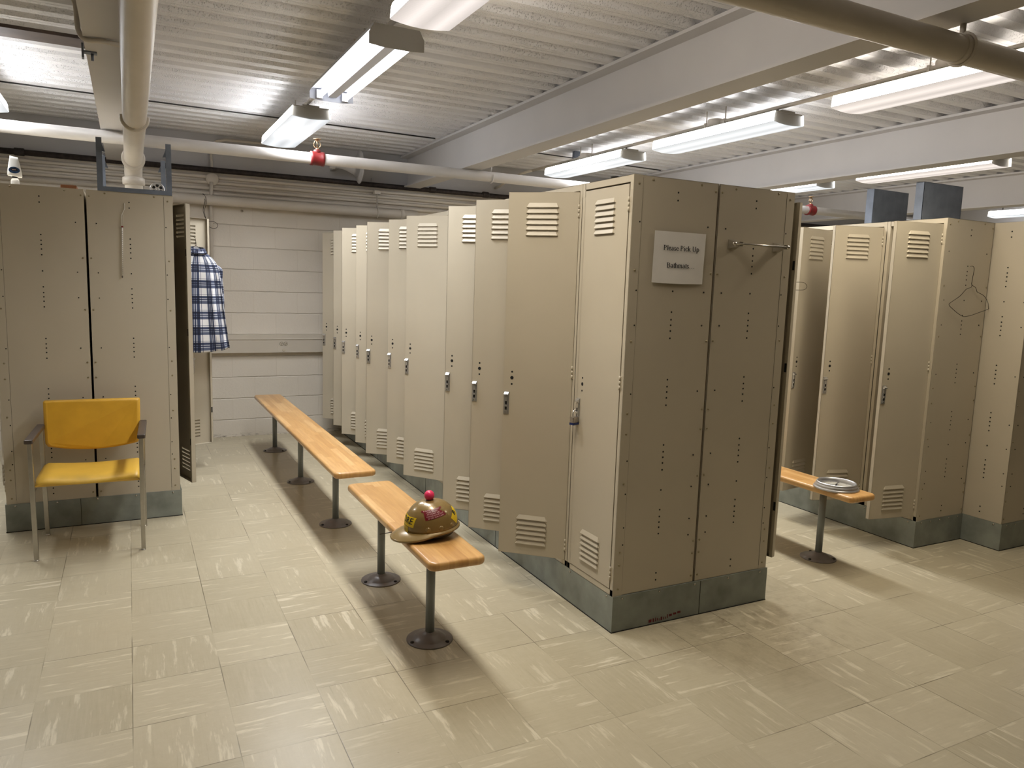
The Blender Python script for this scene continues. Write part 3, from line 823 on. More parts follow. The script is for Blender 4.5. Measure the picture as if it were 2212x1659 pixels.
# backrest with a bowed lower edge
b = MB(); b.sm = True; rings = []
for s, inset in ((-1, .007), (-1, 0), (1, 0), (1, .007)):
    pass
outl = [(-.248+.010, .785), (.248-.010, .785), (.248, .775)]+[(.248, .60)]+[(.246-.02*k/3, .530-.008*k) for k in range(3)]
outl = [(-.247, .778), (-.241, .785), (.241, .785), (.247, .778), (.245, .640), (.240, .545), (.228, .527)]
for k in range(1, 12):
    x = .228-.456*k/12; outl.append((x, .497+.030*(x/.228)**2))
outl += [(-.228, .527), (-.240, .545), (-.245, .640)]
def bk(f, dy):
    r = []
    for x, z in outl:
        X = x*f; Z = .64+(z-.64)*f
        r.append((X, .232+dy+(Z-.64)*.16-.020*(1-(x/.25)**2)*-1, Z))
    return r
b.rings([bk(.93, -.024), bk(.985, -.020), bk(1, -.012), bk(1, .010), bk(.985, .016), bk(.93, .018)])
o = b.build('backrest', M['yellow'], t)

# ------------------------------------------------------------------ plaid shirt on its hanger
SX, SY = -1.410, 3.50
t = thing('plaid_shirt', 'blue and white plaid shirt on a wire hanger before the block wall', 'shirt', (SX, SY, 1.70), R(10))
lev = [(1.715, .055, .045), (1.700, .060, .055), (1.690, .066, .050), (1.672, .090, .050), (1.648, .115, .052), (1.622, .136, .054), (1.598, .150, .056), (1.57, .160, .058), (1.52, .168, .060), (1.46, .175, .058),
       (1.38, .183, .056), (1.30, .191, .058), (1.20, .203, .060), (1.10, .215, .062), (1.02, .224, .064), (.965, .231, .064), (.95, .232, .063)]
b = MB(); b.sm = True; NS = 72; uvl = b.bm.loops.layers.uv.new('UVMap'); UV = {}
rings = []
for z, w, d in lev:
    ring = []
    for k in range(NS):
        a = 2*PI*k/NS; ca, sa = math.cos(a), math.sin(a)
        x = w*math.copysign(abs(ca)**.75, ca); y = d*math.copysign(abs(sa)**.8, sa)
        fall = min(1, max(0, (1.60-z)/.25))
        fold = .017*fall*(math.sin(a*5+.7+z*3)+.6*math.sin(a*9+z*6)+.35*math.sin(a*17-z*11)+.3*math.sin(z*38+a*3))
        y += fold*(.6+.4*abs(sa)); x += .25*fold
        hem = .022*(1-math.cos(2*a))*.5 if z < .99 else 0
        zz = z-1.70-hem*(-1 if abs(sa) < .5 else .2)+(0.02*abs(ca) if z < .99 else 0)
        vtx = b.bm.verts.new((x, y, zz)); UV[vtx] = (a*.19/1.0+.02*fold*60*.0, z); ring.append(vtx)
    rings.append(ring)
for A, B2 in zip(rings, rings[1:]):
    for k in range(NS):
        f = b.face([A[k], A[(k+1) % NS], B2[(k+1) % NS], B2[k]])
        for lp in f.loops:
            u, v = UV[lp.vert]
            if k == NS-1 and lp.vert in (A[0], B2[0]): u += 2*PI*.19
            lp[uvl].uv = (u, v)
bd = b.build('shirt_body', M['plaid'], t, weld=False)
so = bd.modifiers.new('thick', 'SOLIDIFY'); so.thickness = .0015
def sleeve(s):
    b = MB(); b.sm = True; uvl = b.bm.loops.layers.uv.new('UVMap'); UV = {}
    path = [(s*.118, .0, -.095), (s*.148, .008, -.13), (s*.160, .022, -.20), (s*.168, .034, -.32), (s*.176, .040, -.44), (s*.186, .044, -.56), (s*.19, .044, -.62)]
    P = smooth_path(path, 3); rings = []; n = 20
    for i, p in enumerate(P):
        f = i/(len(P)-1); ru = min(.03+.12*f, .050-.014*f); rv = min(.03+.08*f, .038-.010*f); ring = []
        for k in range(n):
            a = 2*PI*k/n; wv = 1+.10*math.sin(3*a+i*.9)
            v = b.bm.verts.new((p.x+ru*.8*math.cos(a)*wv, p.y+rv*math.sin(a)*wv, p.z)); UV[v] = (a*.05, p.z*1.0); ring.append(v)
        rings.append(ring)
    for A, B2 in zip(rings, rings[1:]):
        for k in range(n):
            f = b.face([A[k], A[(k+1) % n], B2[(k+1) % n], B2[k]])
            for lp in f.loops:
                u, v = UV[lp.vert]
                if k == n-1 and lp.vert in (A[0], B2[0]): u += 2*PI*.05
                lp[uvl].uv = (u, v)
    b.build('sleeve', M['plaid'], t, weld=False)
sleeve(1); sleeve(-1)
b = MB(); b.sm = True; uvl = b.bm.loops.layers.uv.new('UVMap'); n = 32; rings = []
for z, w, d in ((.020, .064, .050), (-.012, .078, .062), (-.016, .080, .064), (.024, .060, .046)):
    rings.append([(w*math.cos(2*PI*k/n), d*math.sin(2*PI*k/n), z+.012*math.cos(4*PI*k/n)*0+.010*math.sin(2*PI*k/n)) for k in range(n)])
V = [[b.bm.verts.new(p) for p in r_] for r_ in rings]
for q, (A, B2) in enumerate(zip(V, V[1:])):
    for k in range(n):
        f = b.face([A[k], A[(k+1) % n], B2[(k+1) % n], B2[k]])
        for lp, (uu, vv) in zip(f.loops, ((k, q), (k+1, q), (k+1, q+1), (k, q+1))): lp[uvl].uv = (uu*.012, vv*.03+.04)
b.build('collar', M['plaid'], t, weld=False)
# wire hangers
def hanger(label, loc, rz, pts, r=.0016, grp=None):
    t = MB(); t.tube(smooth_path(pts, 5), r, 6)
    o = t.build('wire_hanger', M['darkwire'], None, loc, rot=(0, 0, rz)); return tag(o, label, 'hanger', grp)
hanger('thin wire hanger holding the plaid shirt', (SX, SY, 1.70), R(10), [(-.045, .150, .090), (-.042, .132, .106), (-.030, .060, .114), (-.006, .008, .098), (.0, .0, .070), (-.003, 0, .045), (.003, 0, .036), (.02, 0, .028), (.05, 0, .004), (.09, 0, -.045), (.118, 0, -.088), (.108, 0, -.100), (0, 0, -.098), (-.108, 0, -.100), (-.118, 0, -.088), (-.09, 0, -.045), (-.05, 0, .004), (-.02, 0, .028), (-.003, 0, .036), (.004, 0, .045), (0, 0, .068)])
hanger('bent empty wire hanger on the tan end panel beside the far bench', (2.645, .199, 1.60), 0, [(-.017, .008, .120), (-.010, .0, .123), (.004, -.002, .116), (.010, -.002, .100), (.008, 0, .06), (.004, 0, .020), (.008, 0, .006), (.0, 0, -.004), (-.040, -.004, -.012), (-.060, -.004, -.024), (-.110, -.006, -.060), (-.195, -.008, -.100), (-.202, -.008, -.112), (-.190, -.008, -.122), (-.120, -.006, -.155), (-.060, -.004, -.176), (-.026, -.004, -.178), (.030, -.004, -.170), (.110, -.006, -.150), (.184, -.006, -.132), (.188, -.006, -.120), (.172, -.006, -.085), (.130, -.006, -.052), (.085, -.004, -.036), (.060, -.003, -.028), (.044, -.002, -.004), (.014, 0, .008), (.003, 0, .018), (.008, .002, .03)])
hanger('wire loop sticking out before the shaded third locker door', (2.092, .955, 1.57), 0, [(-.19, 0, .03), (-.12, -.01, .03), (-.03, -.012, .03), (.0, -.012, .018), (.008, -.012, .0), (-.02, -.012, -.018), (-.12, -.01, -.02), (-.19, 0, -.02)], .0014)

# ------------------------------------------------------------------ small things on the left end panel and on top of the bank
t = thing('thermometer', 'thin glass thermometer hung by a string on the tan end panel', 'thermometer', (-1.886, YL-.008, 1.79))
b = MB(); b.tube([(.0, 0, 0), (-.009, 0, -.292)], [.0036, .0030], 8); b.build('glass_rod', M['glassrod'], t)
b = MB(); b.tube([(.014, .006, .138), (.015, .003, .105), (.002, .0, .075), (-.003, 0, .066), (-.002, 0, .01), (0, 0, 0)], .0018, 6); b.tube([(.002, .0, .075), (.006, 0, .062), (.003, 0, .006)], .0014, 6); b.build('string', M['string'], t)
b = MB(); b.lathe([(0, -.006), (.006, -.003), (.006, .003), (0, .006)], (.0, 0, .0), 'z', 10); b.build('end_cap', M['red'], t)
b = MB()
for i in range(22): b.box(-.0012-.0002*i-.002, -.0012-.0002*i+.002, -.0042, -.0036, -.03-.0115*i, -.028-.0115*i)
b.lathe([(0, -.3), (.0034, -.296), (.0034, -.288)], (-.009, 0, 0), 'z', 8); b.build('scale_marks', M['brown_iron'], t)
def uframe(label, y, h):
    t = thing('steel_rack', label, 'steel frame', (-1.81, y, H), 0, 'galvanized frames on the bank behind the chair')
    w = .197
    b = MB(); b.box(-w, w, 0, .003, .0, .026); b.box(-w, w, .003, .05, .0, .003); b.build('bottom_rail', M['galv_pan'], t)
    for s in (-1, 1):
        b = MB()
        b.prism([(s*w, 0), (s*w, .05), (s*(w-.003), .05), (s*(w-.003), .003), (s*(w-.030), .003), (s*(w-.030), 0)], 'z', .0262, h)
        b.prism([(s*w, h), (s*(w-.028), h-.03), (s*(w-.045), h-.075), (s*(w-.045), h-.078), (s*(w-.030), h-.075), (s*(w-.002), h-.075)], 'y', .01, .05)
        b.build('upright', M['galv_pan'], t)
uframe('galvanized steel frame at the front edge atop the bank behind the chair', YL-.004, .300)
uframe('galvanized steel frame standing deeper atop the bank behind the chair', 3.20, .300)
t = thing('squeeze_tube', 'white squeeze tube with a blue oval label atop the lockers', 'tube', (-2.417, YL+.10, H))
b = MB(); b.sm = True; rings = []
for z, w, d in ((.050, .034, .020), (.058, .036, .021), (.085, .033, .018), (.120, .027, .010), (.145, .022, .004), (.160, .020, .0012)):
    rings.append([(w*math.cos(2*PI*k/20), d*math.sin(2*PI*k/20), z+.004*math.cos(2*PI*k/20)*-1) for k in range(20)])
b.rings(rings); b.build('tube_body', M['tubeplastic'], t)
b = MB(); b.lathe([(.014, .040), (.014, .052)], (0, 0, 0), 'z', 16); b.build('collar', M['blackplastic'], t)
b = MB(); b.lathe([(.020, 0), (.022, .004), (.021, .030), (.016, .040), (.012, .042)], (0, 0, 0), 'z', 20); b.build('cap', M['clear'], t)
def oval(b, rx, rz, y, cz):
    n = 28; V = []
    c = b.bm.verts.new((0, y, cz)); ring = []
    for k in range(n):
        x = rx*math.cos(2*PI*k/n); z = cz+rz*math.sin(2*PI*k/n); ring.append(b.bm.verts.new((x, y+.010*(x/.034)**2, z)))
    for k in range(n): b.face([c, ring[k], ring[(k+1) % n]])
b = MB(); oval(b, .027, .018, -.0220, .084); b.build('label_oval', M['bluelabel'], t)
b = MB(); oval(b, .018, .008, -.0232, .086); b.build('label_center', M['ink'], t)
b = MB()
for x0, x1 in ((-.008, -.004), (-.003, .001), (.002, .005), (.006, .009)): b.box(x0, x1, -.0240, -.0236, .0845, .0875)
b.build('label_print', M['tapetext'], t)
b = MB(); b.box(-.040, .040, 0, .16, 0, .024); o = b.build('wood_block', M['wood_block'], None, (-2.155, YL+.06, H), bevel=(.002, 2)); tag(o, 'small brown wood block lying atop the lockers beside the squeeze tube', 'wood block')
t = thing('film_reel', 'small silver reel with round holes leaning inside the galvanized frame', 'reel', (-1.689, YL+.115, H+.0425))
b = MB(); b.sm = False
n = 48; Ro = .0415
def reeldisc(b, y0, y1):
    # spoked disc: ring + hub + six webs
    for r0, r1, nn in ((.033, Ro, 48), (.0015, .0135, 24)):
        pr = [(r0, y0), (r1, y0), (r1, y1), (r0, y1), (r0, y0)]
        b.lathe(pr, (0, 0, 0), 'y', nn, False)
    for i in range(6):
        a0 = PI/6+i*PI/3; P = []
        for da, r in ((-.28, .034), (.28, .034), (.13, .023), (.32, .0125), (-.32, .0125), (-.13, .023)):
            P.append((r*math.sin(a0+da), r*math.cos(a0+da)))
        b.prism(P, 'y', y0, y1)
reeldisc(b, -.006, -.0045); reeldisc(b, .0045, .006); b.build('flange', M['reel'], t)
b = MB(); b.lathe([(.010, -.0045), (.010, .0045)], (0, 0, 0), 'y', 20); b.lathe([(.030, -.0042), (.030, .0042)], (0, 0, 0), 'y', 32); b.build('core', M['blackplastic'], t)
t.rotation_euler.x = R(-3)
b = MB(); b.lathe([(.018, 0), (.018, .012), (.020, .013), (.020, .017), (0, .018)], (0, 0, 0), 'z', 18); o = b.build('bottle_cap', [M['blackplastic']], None, (.05, .215, H)); tag(o, 'small dark bottle cap lying atop the padlocked corner locker', 'bottle cap')  # small black bottle cap left on the locker top
# galvanized pans on the far bank
def pan(label, x0, x1, y, h, rz):
    t = thing('steel_pan', label, 'steel pan', ((x0+x1)/2, y, H), rz, 'galvanized pans atop the bank beside the clock bench')
    w = (x1-x0)/2
    b = MB(); b.box(-w, w, 0, .0025, 0, h); b.build('front_sheet', M['galv_pan'], t)
    b = MB()
    for s in (-1, 1): b.prism([(s*w, 0), (s*w, .055), (s*(w-.0025), .055), (s*(w-.0025), 0)], 'z', 0, h)
    b.box(-w, w, 0, .05, h-.0025, h); b.build('flange', M['galv_pan'], t)
pan('galvanized steel pan standing atop the bank, deeper of the two', 2.605, 2.975, .90, .250, R(2))
pan('galvanized steel pan standing atop the bank, nearer the wire hanger panel', 2.480, 2.862, .45, .238, 0)

# ------------------------------------------------------------------ ceiling lights
def light(label, x, y0, y1, lens, kind='lens'):
    z = 2.56; L = (y1-y0)/2; cy = (y0+y1)/2; key = lens; lens = M[key]
    t = thing('ceiling_light', label, 'ceiling light', (x, cy, z), 0, 'fluorescent ceiling lights')
    if kind == 'lens':
        prof = [(-.120, .078), (-.126, .060), (-.130, .017), (-.128, .012), (-.085, .0055), (-.045, .0015), (0, 0), (.045, .0015), (.085, .0055), (.128, .012), (.130, .017), (.126, .060), (.120, .078)]
        inner = [(x_*.975, z_+.003) for x_, z_ in prof]
        b = MB(); b.sm = False
        A = [b.bm.verts.new((p[0], -L, p[1])) for p in prof]; B2 = [b.bm.verts.new((p[0], L, p[1])) for p in prof]
        for i in range(len(prof)-1):
            b.mi = 1 if i < 2 or i > 9 else 0
            b.face([A[i], A[i+1], B2[i+1], B2[i]])
        b.mi = 0
        # rims at both ends
        for ye in (-L, L):
            A = [b.bm.verts.new((p[0], ye, p[1])) for p in prof]; B2 = [b.bm.verts.new((p[0], ye, p[1])) for p in inner]
            for i in range(len(prof)-1): b.face([A[i], A[i+1], B2[i+1], B2[i]])
        b.build('lens', [lens, M[key.replace('lens', 'side')]], t)
        b = MB(); b.box(-.116, .116, -L+.004, L-.004, .074, .082); b.box(-.055, .055, -L+.01, L-.01, .082, .094); b.build('housing', M['fixture'], t)
        for s in (-1, 1):
            b = MB(); ye = s*(L-.014); lo, hi = sorted((ye, ye+s*.003))
            b.prism([(-.115, .079), (-.122, .059), (-.126, .018), (-.122, .015), (-.08, .008), (0, .003), (.08, .008), (.122, .015), (.126, .018), (.122, .059), (.115, .079)], 'y', lo, hi)
            b.build('end_plate', M['fixture'], t)
    else:
        b = MB(); b.prism([(-.125, .060), (-.119, .063), (-.060, .070), (.060, .070), (.119, .063), (.125, .060), (.112, .088), (-.112, .088)], 'y', -L+.006, L-.006); b.build('reflector', M['fixwhite'], t)
        for s in (-1, 1):
            b = MB(); lo, hi = sorted((s*L, s*(L-.006)))
            b.prism([(-.128, .0), (-.06, -.006), (.06, -.006), (.128, 0), (.128, .05), (.105, .09), (-.105, .09), (-.128, .05)], 'y', lo, hi) if s < 0 else b.prism([(-.128, .012), (-.06, .004), (.06, .004), (.128, .012), (.128, .05), (.105, .09), (-.105, .09), (-.128, .05)], 'y', lo, hi)
            b.build('end_plate', M['fixture'] if s < 0 else M['fixwhite'], t)
        b = MB(); b.prism([(-.030, .066), (-.024, .026), (.024, .026), (.030, .066)], 'y', -L+.02, L-.02); b.build('ballast_cover', M['fixwhite'], t)
        for sx in (-.075, .075):
            b = MB(); b.lathe([(.0165, -L+.03), (.0165, L-.03)], (sx, 0, .030), 'y', 14); tb = b.build('tube', lens, t)
            for s in (-1, 1):
                b = MB(); lo, hi = sorted((s*(L-.03), s*(L-.012))); b.box(sx-.018, sx+.018, lo, hi, .012, .060); b.build('socket', M['fixwhite'], tb)
    if True:
     la = bpy.data.lights.new('lamp', 'AREA'); la.shape = 'RECTANGLE'; la.size = .23; la.size_y = 2*L-.06; la.spread = R(140)
     la.energy = LAMP_W*{'lens_cool': .92, 'tubes': .85}.get(key, .5); la.color = LAMP[key]
     lo_ = bpy.data.objects.new('lamp', la); COL.objects.link(lo_); lo_.parent = t; lo_.location = (0, 0, -.004 if kind == 'lens' else .006)
    for s in (-1, 1):
        b = MB(); b.tube([(0, s*(L-.10), .078), (0, s*(L-.10), .128)], .006, 6); b.box(-.012, .012, s*(L-.10)-.012, s*(L-.10)+.012, .092, .100); b.build('hanger', M['cable'], t)
RA, RB, RC, RD = -.757, 1.835, 4.24, 7.95
light('warm ceiling light cut by the top of the photo above the short bench', RA, -.74, .50, 'lens_pink')
light('ceiling light with bare tubes and no lens above the long bench', RA, .80, 2.03, 'tubes', 'bare')
light('cool ceiling light above the long bench beside the sprinkler pipe', RA, 2.58, 3.80, 'lens_cool')
light('warm ceiling light nearest the camera beyond the big beam', RB, -.70, .525, 'lens_warm')
light('cool ceiling light above the corner of the middle locker bank', RB, .95, 2.16, 'lens_cool')
light('cool ceiling light above the far side of the middle locker bank', RB, 2.58, 3.82, 'lens_cool')
light('warm ceiling light above the two galvanized pans', RC, 1.05, 2.27, 'lens_warm')
light('cool ceiling light half hidden behind the towel bar locker', RC, 2.72, 3.95, 'lens_cool')
light('cool ceiling light far beyond the wire hanger panel', RD, 2.05, 3.28, 'lens_cool')
light('cool ceiling light at the photo edge above the yellow chair side', -2.68, 2.42, 3.66, 'lens_cool')
# conduit along the rows with round boxes
def conduit(label, pts, r=.0125, name='conduit', m=None, cat='conduit', seg=10, grp='painted conduits'):
    b = MB(); b.tube(pts, r, seg); o = b.build(name, m or M['white_paint']); return tag(o, label, cat, grp)
conduit('thin conduit along the ceiling above the bare tube light', [(RA, -3, 2.688), (RA, 4.1, 2.688)])
conduit('thin conduit along the ceiling beyond the big beam', [(RB, -3, 2.688), (RB, 4.3, 2.688)])
conduit('bent conduit end dropping from the ceiling behind the middle locker bank', [(RB, 4.31, 2.688), (RB-.02, 4.5, 2.68), (RB-.10, 4.70, 2.61), (RB-.12, 4.80, 2.57), (RB-.12, 4.945, 2.56)])
conduit('thin conduit along the ceiling above the galvanized pans', [(RC, -3, 2.688), (RC, 4.4, 2.688)])
for x, ys, w in ((RA, (1.42, 3.2), ('directly over the bare tube light', 'over the cool light above the long bench')), (RB, (-.06, 1.62, 3.3), ('over the warm light nearest the camera', 'over the light above the middle bank corner', 'beside the ring hook beyond the big beam')), (RC, (1.66, 3.3), ('over the light above the galvanized pans', 'over the light behind the towel bar locker'))):
    for i, yy in enumerate(ys):
        t = thing('junction_box', 'round ceiling junction box %s' % w[i], 'junction box', (x, yy, 2.665), 0, 'round ceiling junction boxes')
        b = MB(); b.lathe([(.054, 0), (.056, .003), (.056, .045), (.050, .05)], (0, 0, 0), 'z', 20); b.build('box_body', M['white_paint'], t)
        for s in (-1, 1):
            b = MB(); b.box(-.016, .016, s*.095-.008, s*.095+.008, .005, .040); b.tube([(0, s*.095, .03), (0, s*.095, .122)], .004, 6); b.build('strap', M['white_paint'], t)

# ------------------------------------------------------------------ pipes
t = thing('sprinkler_pipe', 'white sprinkler pipe crossing under the beams before the block wall', 'pipe', (1.4, 3.27, 2.42))
b = MB(); b.lathe([(.0415, -6.3), (.0415, 7.5)], (0, 0, 0), 'x', 20); b.build('pipe_run', M['sprink_paint'], t)
def sprinkler(t, x):
    b = MB(); b.lathe([(.046, -.052), (.053, -.050), (.053, -.034), (.050, -.030), (.050, .030), (.053, .034), (.053, .050), (.046, .052)], (x, 0, 0), 'x', 20)
    b.lathe([(.030, .03), (.026, .062), (.020, .066)], (x, 0, 0), 'z', 14); f = b.build('tee_fitting', M['red'], t)
    b = MB(); b.lathe([(.012, .064), (.012, .074), (.006, .078)], (x, 0, 0), 'z', 10)
    for s in (-1, 1): b.tube(smooth_path([(x+s*.006, 0, .075), (x+s*.022, 0, .090), (x+s*.024, 0, .110), (x+s*.012, 0, .132), (x, 0, .140)], 4), .0035, 6)
    b.lathe([(.028, .140), (.030, .142), (.028, .145), (0, .148)], (x, 0, 0), 'z', 14); b.lathe([(.005, .076), (.004, .105), (.005, .138)], (x, 0, 0), 'z', 8)
    b.build('sprinkler_head', M['brass'], f)
sprinkler(t, -.567-1.4); sprinkler(t, 4.67-1.4)
for x in (.885, -1.85, 3.25):
    b = MB(); x -= 1.4
    b.tube([(x, .048*math.cos(R(a)), .048*math.sin(R(a))) for a in range(-200, 91, 15)], .006, 6); b.tube([(x, 0, .05), (x, 0, .12 if x > -2 else .06)], .005, 6); b.build('pipe_ring', M['sprink_paint'], t)
t = thing('hanging_pipe', 'thick shaded pipe crossing below the big beam nearest the camera', 'pipe', (2, -.85, 2.382))
b = MB(); b.tube([(-3.1, 0, .38), (-3.1, 0, .10), (-3.08, 0, .03), (-3.02, 0, 0), (-2.9, 0, 0), (8.5, 0, 0)], .046, 22); b.build('pipe_run', M['white_paint'], t)
b = MB(); x = .74-2
b.tube([(x, .053*math.cos(R(a)), .053*math.sin(R(a))) for a in range(-260, 101, 15)], .006, 6); b.lathe([(.050, -.02), (.050, .02)], (x-.01, 0, 0), 'x', 20); b.tube([(x, 0, .05), (x, 0, .09)], .011, 6); b.build('pipe_ring', M['white_paint'], t)
t = thing('drain_pipe', 'thick cream drain pipe running overhead and turning down behind the galvanized frame', 'pipe', (-1.808, 0, 0))
zp = lambda y: 2.382-.028*(y-.2)
b = MB(); ys = [-5, -2, .2, 1.8, 3.30]
b.tube([(.0, y, zp(y)) for y in ys]+[(0, 3.39, zp(3.39)-.004), (0, 3.45, zp(3.45)-.022), (0, 3.49, zp(3.5)-.06), (0, 3.50, zp(3.5)-.12), (0, 3.50, 1.995)], .0575, 28); b.build('pipe_run', M['white_paint'], t)
for y in (1.98, ):
    b = MB(); b.tube([(0, y-.02, zp(y)), (0, y+.02, zp(y))], .061, 26); b.tube([(.064*math.cos(R(a)), y, zp(y)+.064*math.sin(R(a))) for a in range(-190, 11, 10)], .008, 8); b.build('pipe_ring', M['white_paint'], t)
b = MB(); b.tube([(0, 3.26, zp(3.26)), (0, 3.262, zp(3.26)), (0, 3.31, zp(3.31)), (0, 3.312, zp(3.31))], [.066, .074, .074, .066], 28); b.build('hub', M['white_paint'], t)
b = MB(); b.lathe([(.060, -.03), (.072, -.026), (.072, .02), (.060, .026)], (0, 3.50, 2.17), 'z', 28); b.build('hub', M['white_paint'], t)
t = thing('wall_pipe', 'thick cream pipe along the block wall ending in an elbow', 'pipe', (0, LW-.075, 2.196))
b = MB(); b.tube([(-1.55, 0, -.25), (-1.55, 0, -.08), (-1.53, 0, -.02), (-1.48, 0, 0), (-1.2, 0, 0), (.66, 0, 0), (.72, .005, 0), (.77, .03, 0), (.79, .07, 0)], .045, 20); b.build('pipe_run', M['white_paint'], t)
b = MB(); b.lathe([(.046, -.02), (.051, -.018), (.051, .018), (.046, .02)], (.62, 0, 0), 'x', 20); b.build('hub', M['white_paint'], t)
b = MB(); b.tube([(.36, -.05*math.cos(R(a)), .05*math.sin(R(a))) for a in range(-90, 91, 15)]+[(.36, 0, .19)], .008, 6); b.box(.33, .39, -.02, .03, .18, .215); b.build('pipe_ring', M['white_paint'], t)
b = MB(); b.tube([(-5, LW-.06, 2.468), (10.4, LW-.06, 2.455)], .024, 14)
for x in (-2.62, .95, 1.55): b.lathe([(.029, -.035), (.031, -.03), (.031, .03), (.029, .035)], (x, LW-.06, 2.467), 'x', 14)
o = b.build('iron_pipe', M['rust']); tag(o, 'dark rusty iron pipe along the top of the block wall', 'pipe')
for z, r, w in ((2.408, .0165, 'topmost'), (2.358, .0165, 'second from the top'), (2.306, .0165, 'third from the top'), (2.258, .020, 'lowest')):
    conduit('cream conduit along the block wall, %s of four under the iron pipe' % w, [(-4.9, LW-r, z), (4.8, LW-r, z)], r)
t = thing('junction_box', 'round junction box on the block wall below the iron pipe', 'junction box', (-1.160, LW-.050, 2.386))
b = MB(); b.lathe([(.053, .050), (.055, .045), (.055, .006), (.051, 0), (0, -.001)], (0, 0, 0), 'y', 22); b.build('box_body', M['white_paint'], t)
conduit('vertical conduit dropping down the block wall beside the plaid shirt', [(-1.170, LW-.048, 2.36), (-1.172, LW-.048, 2.25), (-1.176, LW-.02, 2.10), (-1.176, LW-.016, .98)], .016)
conduit('conduit rising from the round wall box and bending along the ceiling', [(-1.160, LW-.013, 2.47), (-1.160, LW-.0, 2.53), (-1.160, LW+.035, 2.60), (-1.150, LW+.03, 2.70), (-1.11, LW, 2.73), (-1.05, LW-.08, 2.737), (-.76, LW-.1, 2.737), (-.757, 4.6, 2.71), (-.757, 4.1, 2.69)], .012)
b = MB(); b.tube([(-4.9, 3.66, 2.780), (.58, 3.80, 2.780)], .0055, 6); b.tube([(.76, 3.82, 2.780), (3.2, 3.98, 2.780)], .0055, 6); o = b.build('ceiling_cable', M['cable']); tag(o, 'thin black cable strung across the ribbed ceiling', 'cable')
b = MB(); b.tube(smooth_path([(-2.13, 1.10, 2.66), (-2.03, 1.10, 2.62), (-2.015, 1.09, 2.50), (-1.99, 1.07, 2.458), (-1.93, 1.05, 2.456), (-1.84, 1.05, 2.456), (-1.80, 1.06, 2.52)], 4), .010, 8); o = b.build('conduit', M['white_paint']); tag(o, 'short bent conduit wrapped under the beam beside the drain pipe', 'conduit')
b = MB(); b.box(-.02, .03, -.02, .02, -.006, 0); b.box(-.028, -.02, -.02, .02, -.03, .03); b.tube([(.012, 0, -.035), (.012, 0, .0)], .006, 8); o = b.build('beam_clamp', M['galv_pan'], None, (-1.985, 1.30, 2.467)); tag(o, 'small galvanized clamp on the beam edge beside the drain pipe', 'clamp')
# loop of wire over the wall pipe
b = MB(); b.tube(smooth_path([(-1.235, LW-.02, 2.22), (-1.24, LW-.075, 2.246), (-1.225, LW-.118, 2.21), (-1.222, LW-.12, 2.16), (-1.235, LW-.09, 2.10), (-1.225, LW-.085, 2.02), (-1.21, LW-.09, 1.97), (-1.17, LW-.10, 1.945), (-1.135, LW-.10, 1.955), (-1.128, LW-.10, 1.985), (-1.16, LW-.10, 2.005), (-1.215, LW-.09, 2.01), (-1.245, LW-.08, 2.09), (-1.238, LW-.10, 2.15), (-1.232, LW-.122, 2.19), (-1.245, LW-.08, 2.248)], 6), .0022, 6); o = b.build('wire_loop', M['darkwire']); tag(o, 'loose dark wire looped over the cream wall pipe', 'wire')
# horn loudspeaker
t = thing('horn_speaker', 'grey painted horn loudspeaker mounted high on the back beam', 'loudspeaker', (.025, 4.62, 2.592))
b = MB(); b.sm = True; b.lathe([(.030, -.13), (.034, -.06), (.048, -.01), (.075, .05), (.115, .09), (.150, .108), (.156, .110), (.150, .104), (.11, .085), (.07, .045), (.03, -.02)], (0, 0, 0), 'x', 30); b.build('horn', M['spandrel'], t)
b = MB(); b.lathe([(.0, -.18), (.040, -.178), (.045, -.13), (.030, -.125)], (0, 0, 0), 'x', 18); b.build('driver', M['spandrel'], t)
b = MB(); b.box(-.10, -.06, .0, .31, -.02, .02); b.build('bracket', M['spandrel'], t)
b = MB(); b.box(-.045, .045, 0, .02, -.025, .025); o = b.build('cover_plate', M['spandrel'], None, (.385, LW+.036, 2.515)); tag(o, 'small blank cover plate on the back beam beside the big beam', 'plate')
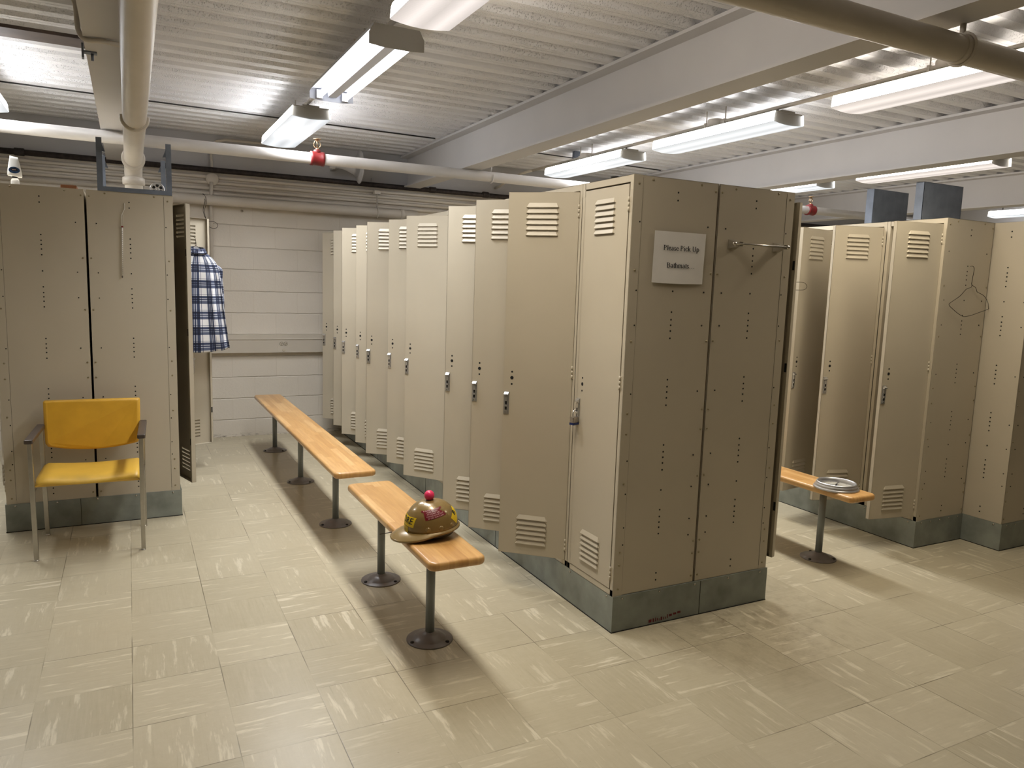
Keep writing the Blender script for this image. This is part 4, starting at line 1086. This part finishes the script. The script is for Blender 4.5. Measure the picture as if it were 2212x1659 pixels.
# surface raceway with outlets
t = thing('raceway', 'cream surface raceway with outlets along the block wall', 'raceway', (0, LW, 0))
b = MB(); b.box(-1.60, 2.3, -.050, 0, .808, .934); b.box(-1.60, 2.3, -.056, 0, .934, .939); b.box(-1.60, 2.3, -.044, 0, .939, .978); b.build('channel', M['raceway'], t)
b = MB(); b.box(-.605, -.490, -.0515, -.048, .812, .932); o = b.build('outlet_cover', M['raceway'], t)
for x in (-.567, -.528):
    b = MB(); b.lathe([(.0165, 0), (.0165, -.004), (.0155, -.005)], (x, -.0515, .893), 'y', 18)
    b.mi = 1; b.box(x-.007, x-.004, -.0575, -.056, .890, .902); b.box(x+.004, x+.007, -.0575, -.056, .890, .902); b.disc((x, -.0568, .883), .003, 'y', .001, 8)
    for a in range(0, 360, 8):
        pass
    b.lathe([(.0185, -.0005), (.0185, -.0012), (.0168, -.0012), (.0168, -.0005)], (x, -.0515, .893), 'y', 20, False)
    b.build('socket', [M['outlet'], M['black']], o)
b = MB(); b.lathe([(.014, 0), (.014, -.003), (.010, -.003)], (-.546, -.0515, .832), 'y', 16); b.build('knockout', M['outlet'], o)
b = MB(); b.lathe([(.012, 0), (.012, -.008), (.007, -.014), (.007, -.022), (0, -.023)], (-.905, LW, 2.125), 'y', 10); o = b.build('anchor_bolt', M['nickel']); tag(o, 'steel anchor bolt in the block wall under the cream pipe', 'bolt')
# hook hanging from the deck
b = MB(); b.box(-.03, .03, -.02, .02, .03, .085); b.tube([(.035*math.sin(R(a)), 0, -.005+.035*math.cos(R(a))) for a in range(-170, 171, 20)], .004, 6); o = b.build('ceiling_hook', M['galv_pan'], None, (1.915, 3.60, 2.70)); tag(o, 'small ring hook hanging from the ribbed ceiling beside the conduit', 'hook')

# ------------------------------------------------------------------ camera, world, view
cam = bpy.data.cameras.new('camera'); co = bpy.data.objects.new('camera', cam); COL.objects.link(co)
yaw, pit, rol = .4748, -.1310, .0321
f = Vector((math.sin(yaw)*math.cos(pit), math.cos(yaw)*math.cos(pit), math.sin(pit)))
rt = Vector((math.cos(yaw), -math.sin(yaw), 0)); up = rt.cross(f)
c, s = math.cos(rol), math.sin(rol); r2, u2 = c*rt+s*up, -s*rt+c*up
co.matrix_world = Matrix(((r2.x, u2.x, -f.x, -1.8634), (r2.y, u2.y, -f.y, -2.584), (r2.z, u2.z, -f.z, 1.5194), (0, 0, 0, 1)))
cam.sensor_width = 36; cam.lens = 1613.05/2212*36; cam.clip_start = .02
SC.camera = co
w = bpy.data.worlds.new('world'); SC.world = w; w.use_nodes = True
w.node_tree.nodes['Background'].inputs[0].default_value = (.9, .92, 1, 1); w.node_tree.nodes['Background'].inputs[1].default_value = .02
vs = SC.view_settings; vs.view_transform = 'Standard'; vs.look = 'None'; vs.gamma = 1; vs.use_curve_mapping = False; vs.exposure = 1.2
SC.cycles.max_bounces = 8; SC.cycles.diffuse_bounces = 5; SC.cycles.use_denoising = True
SC.cycles.sample_clamp_indirect = 6
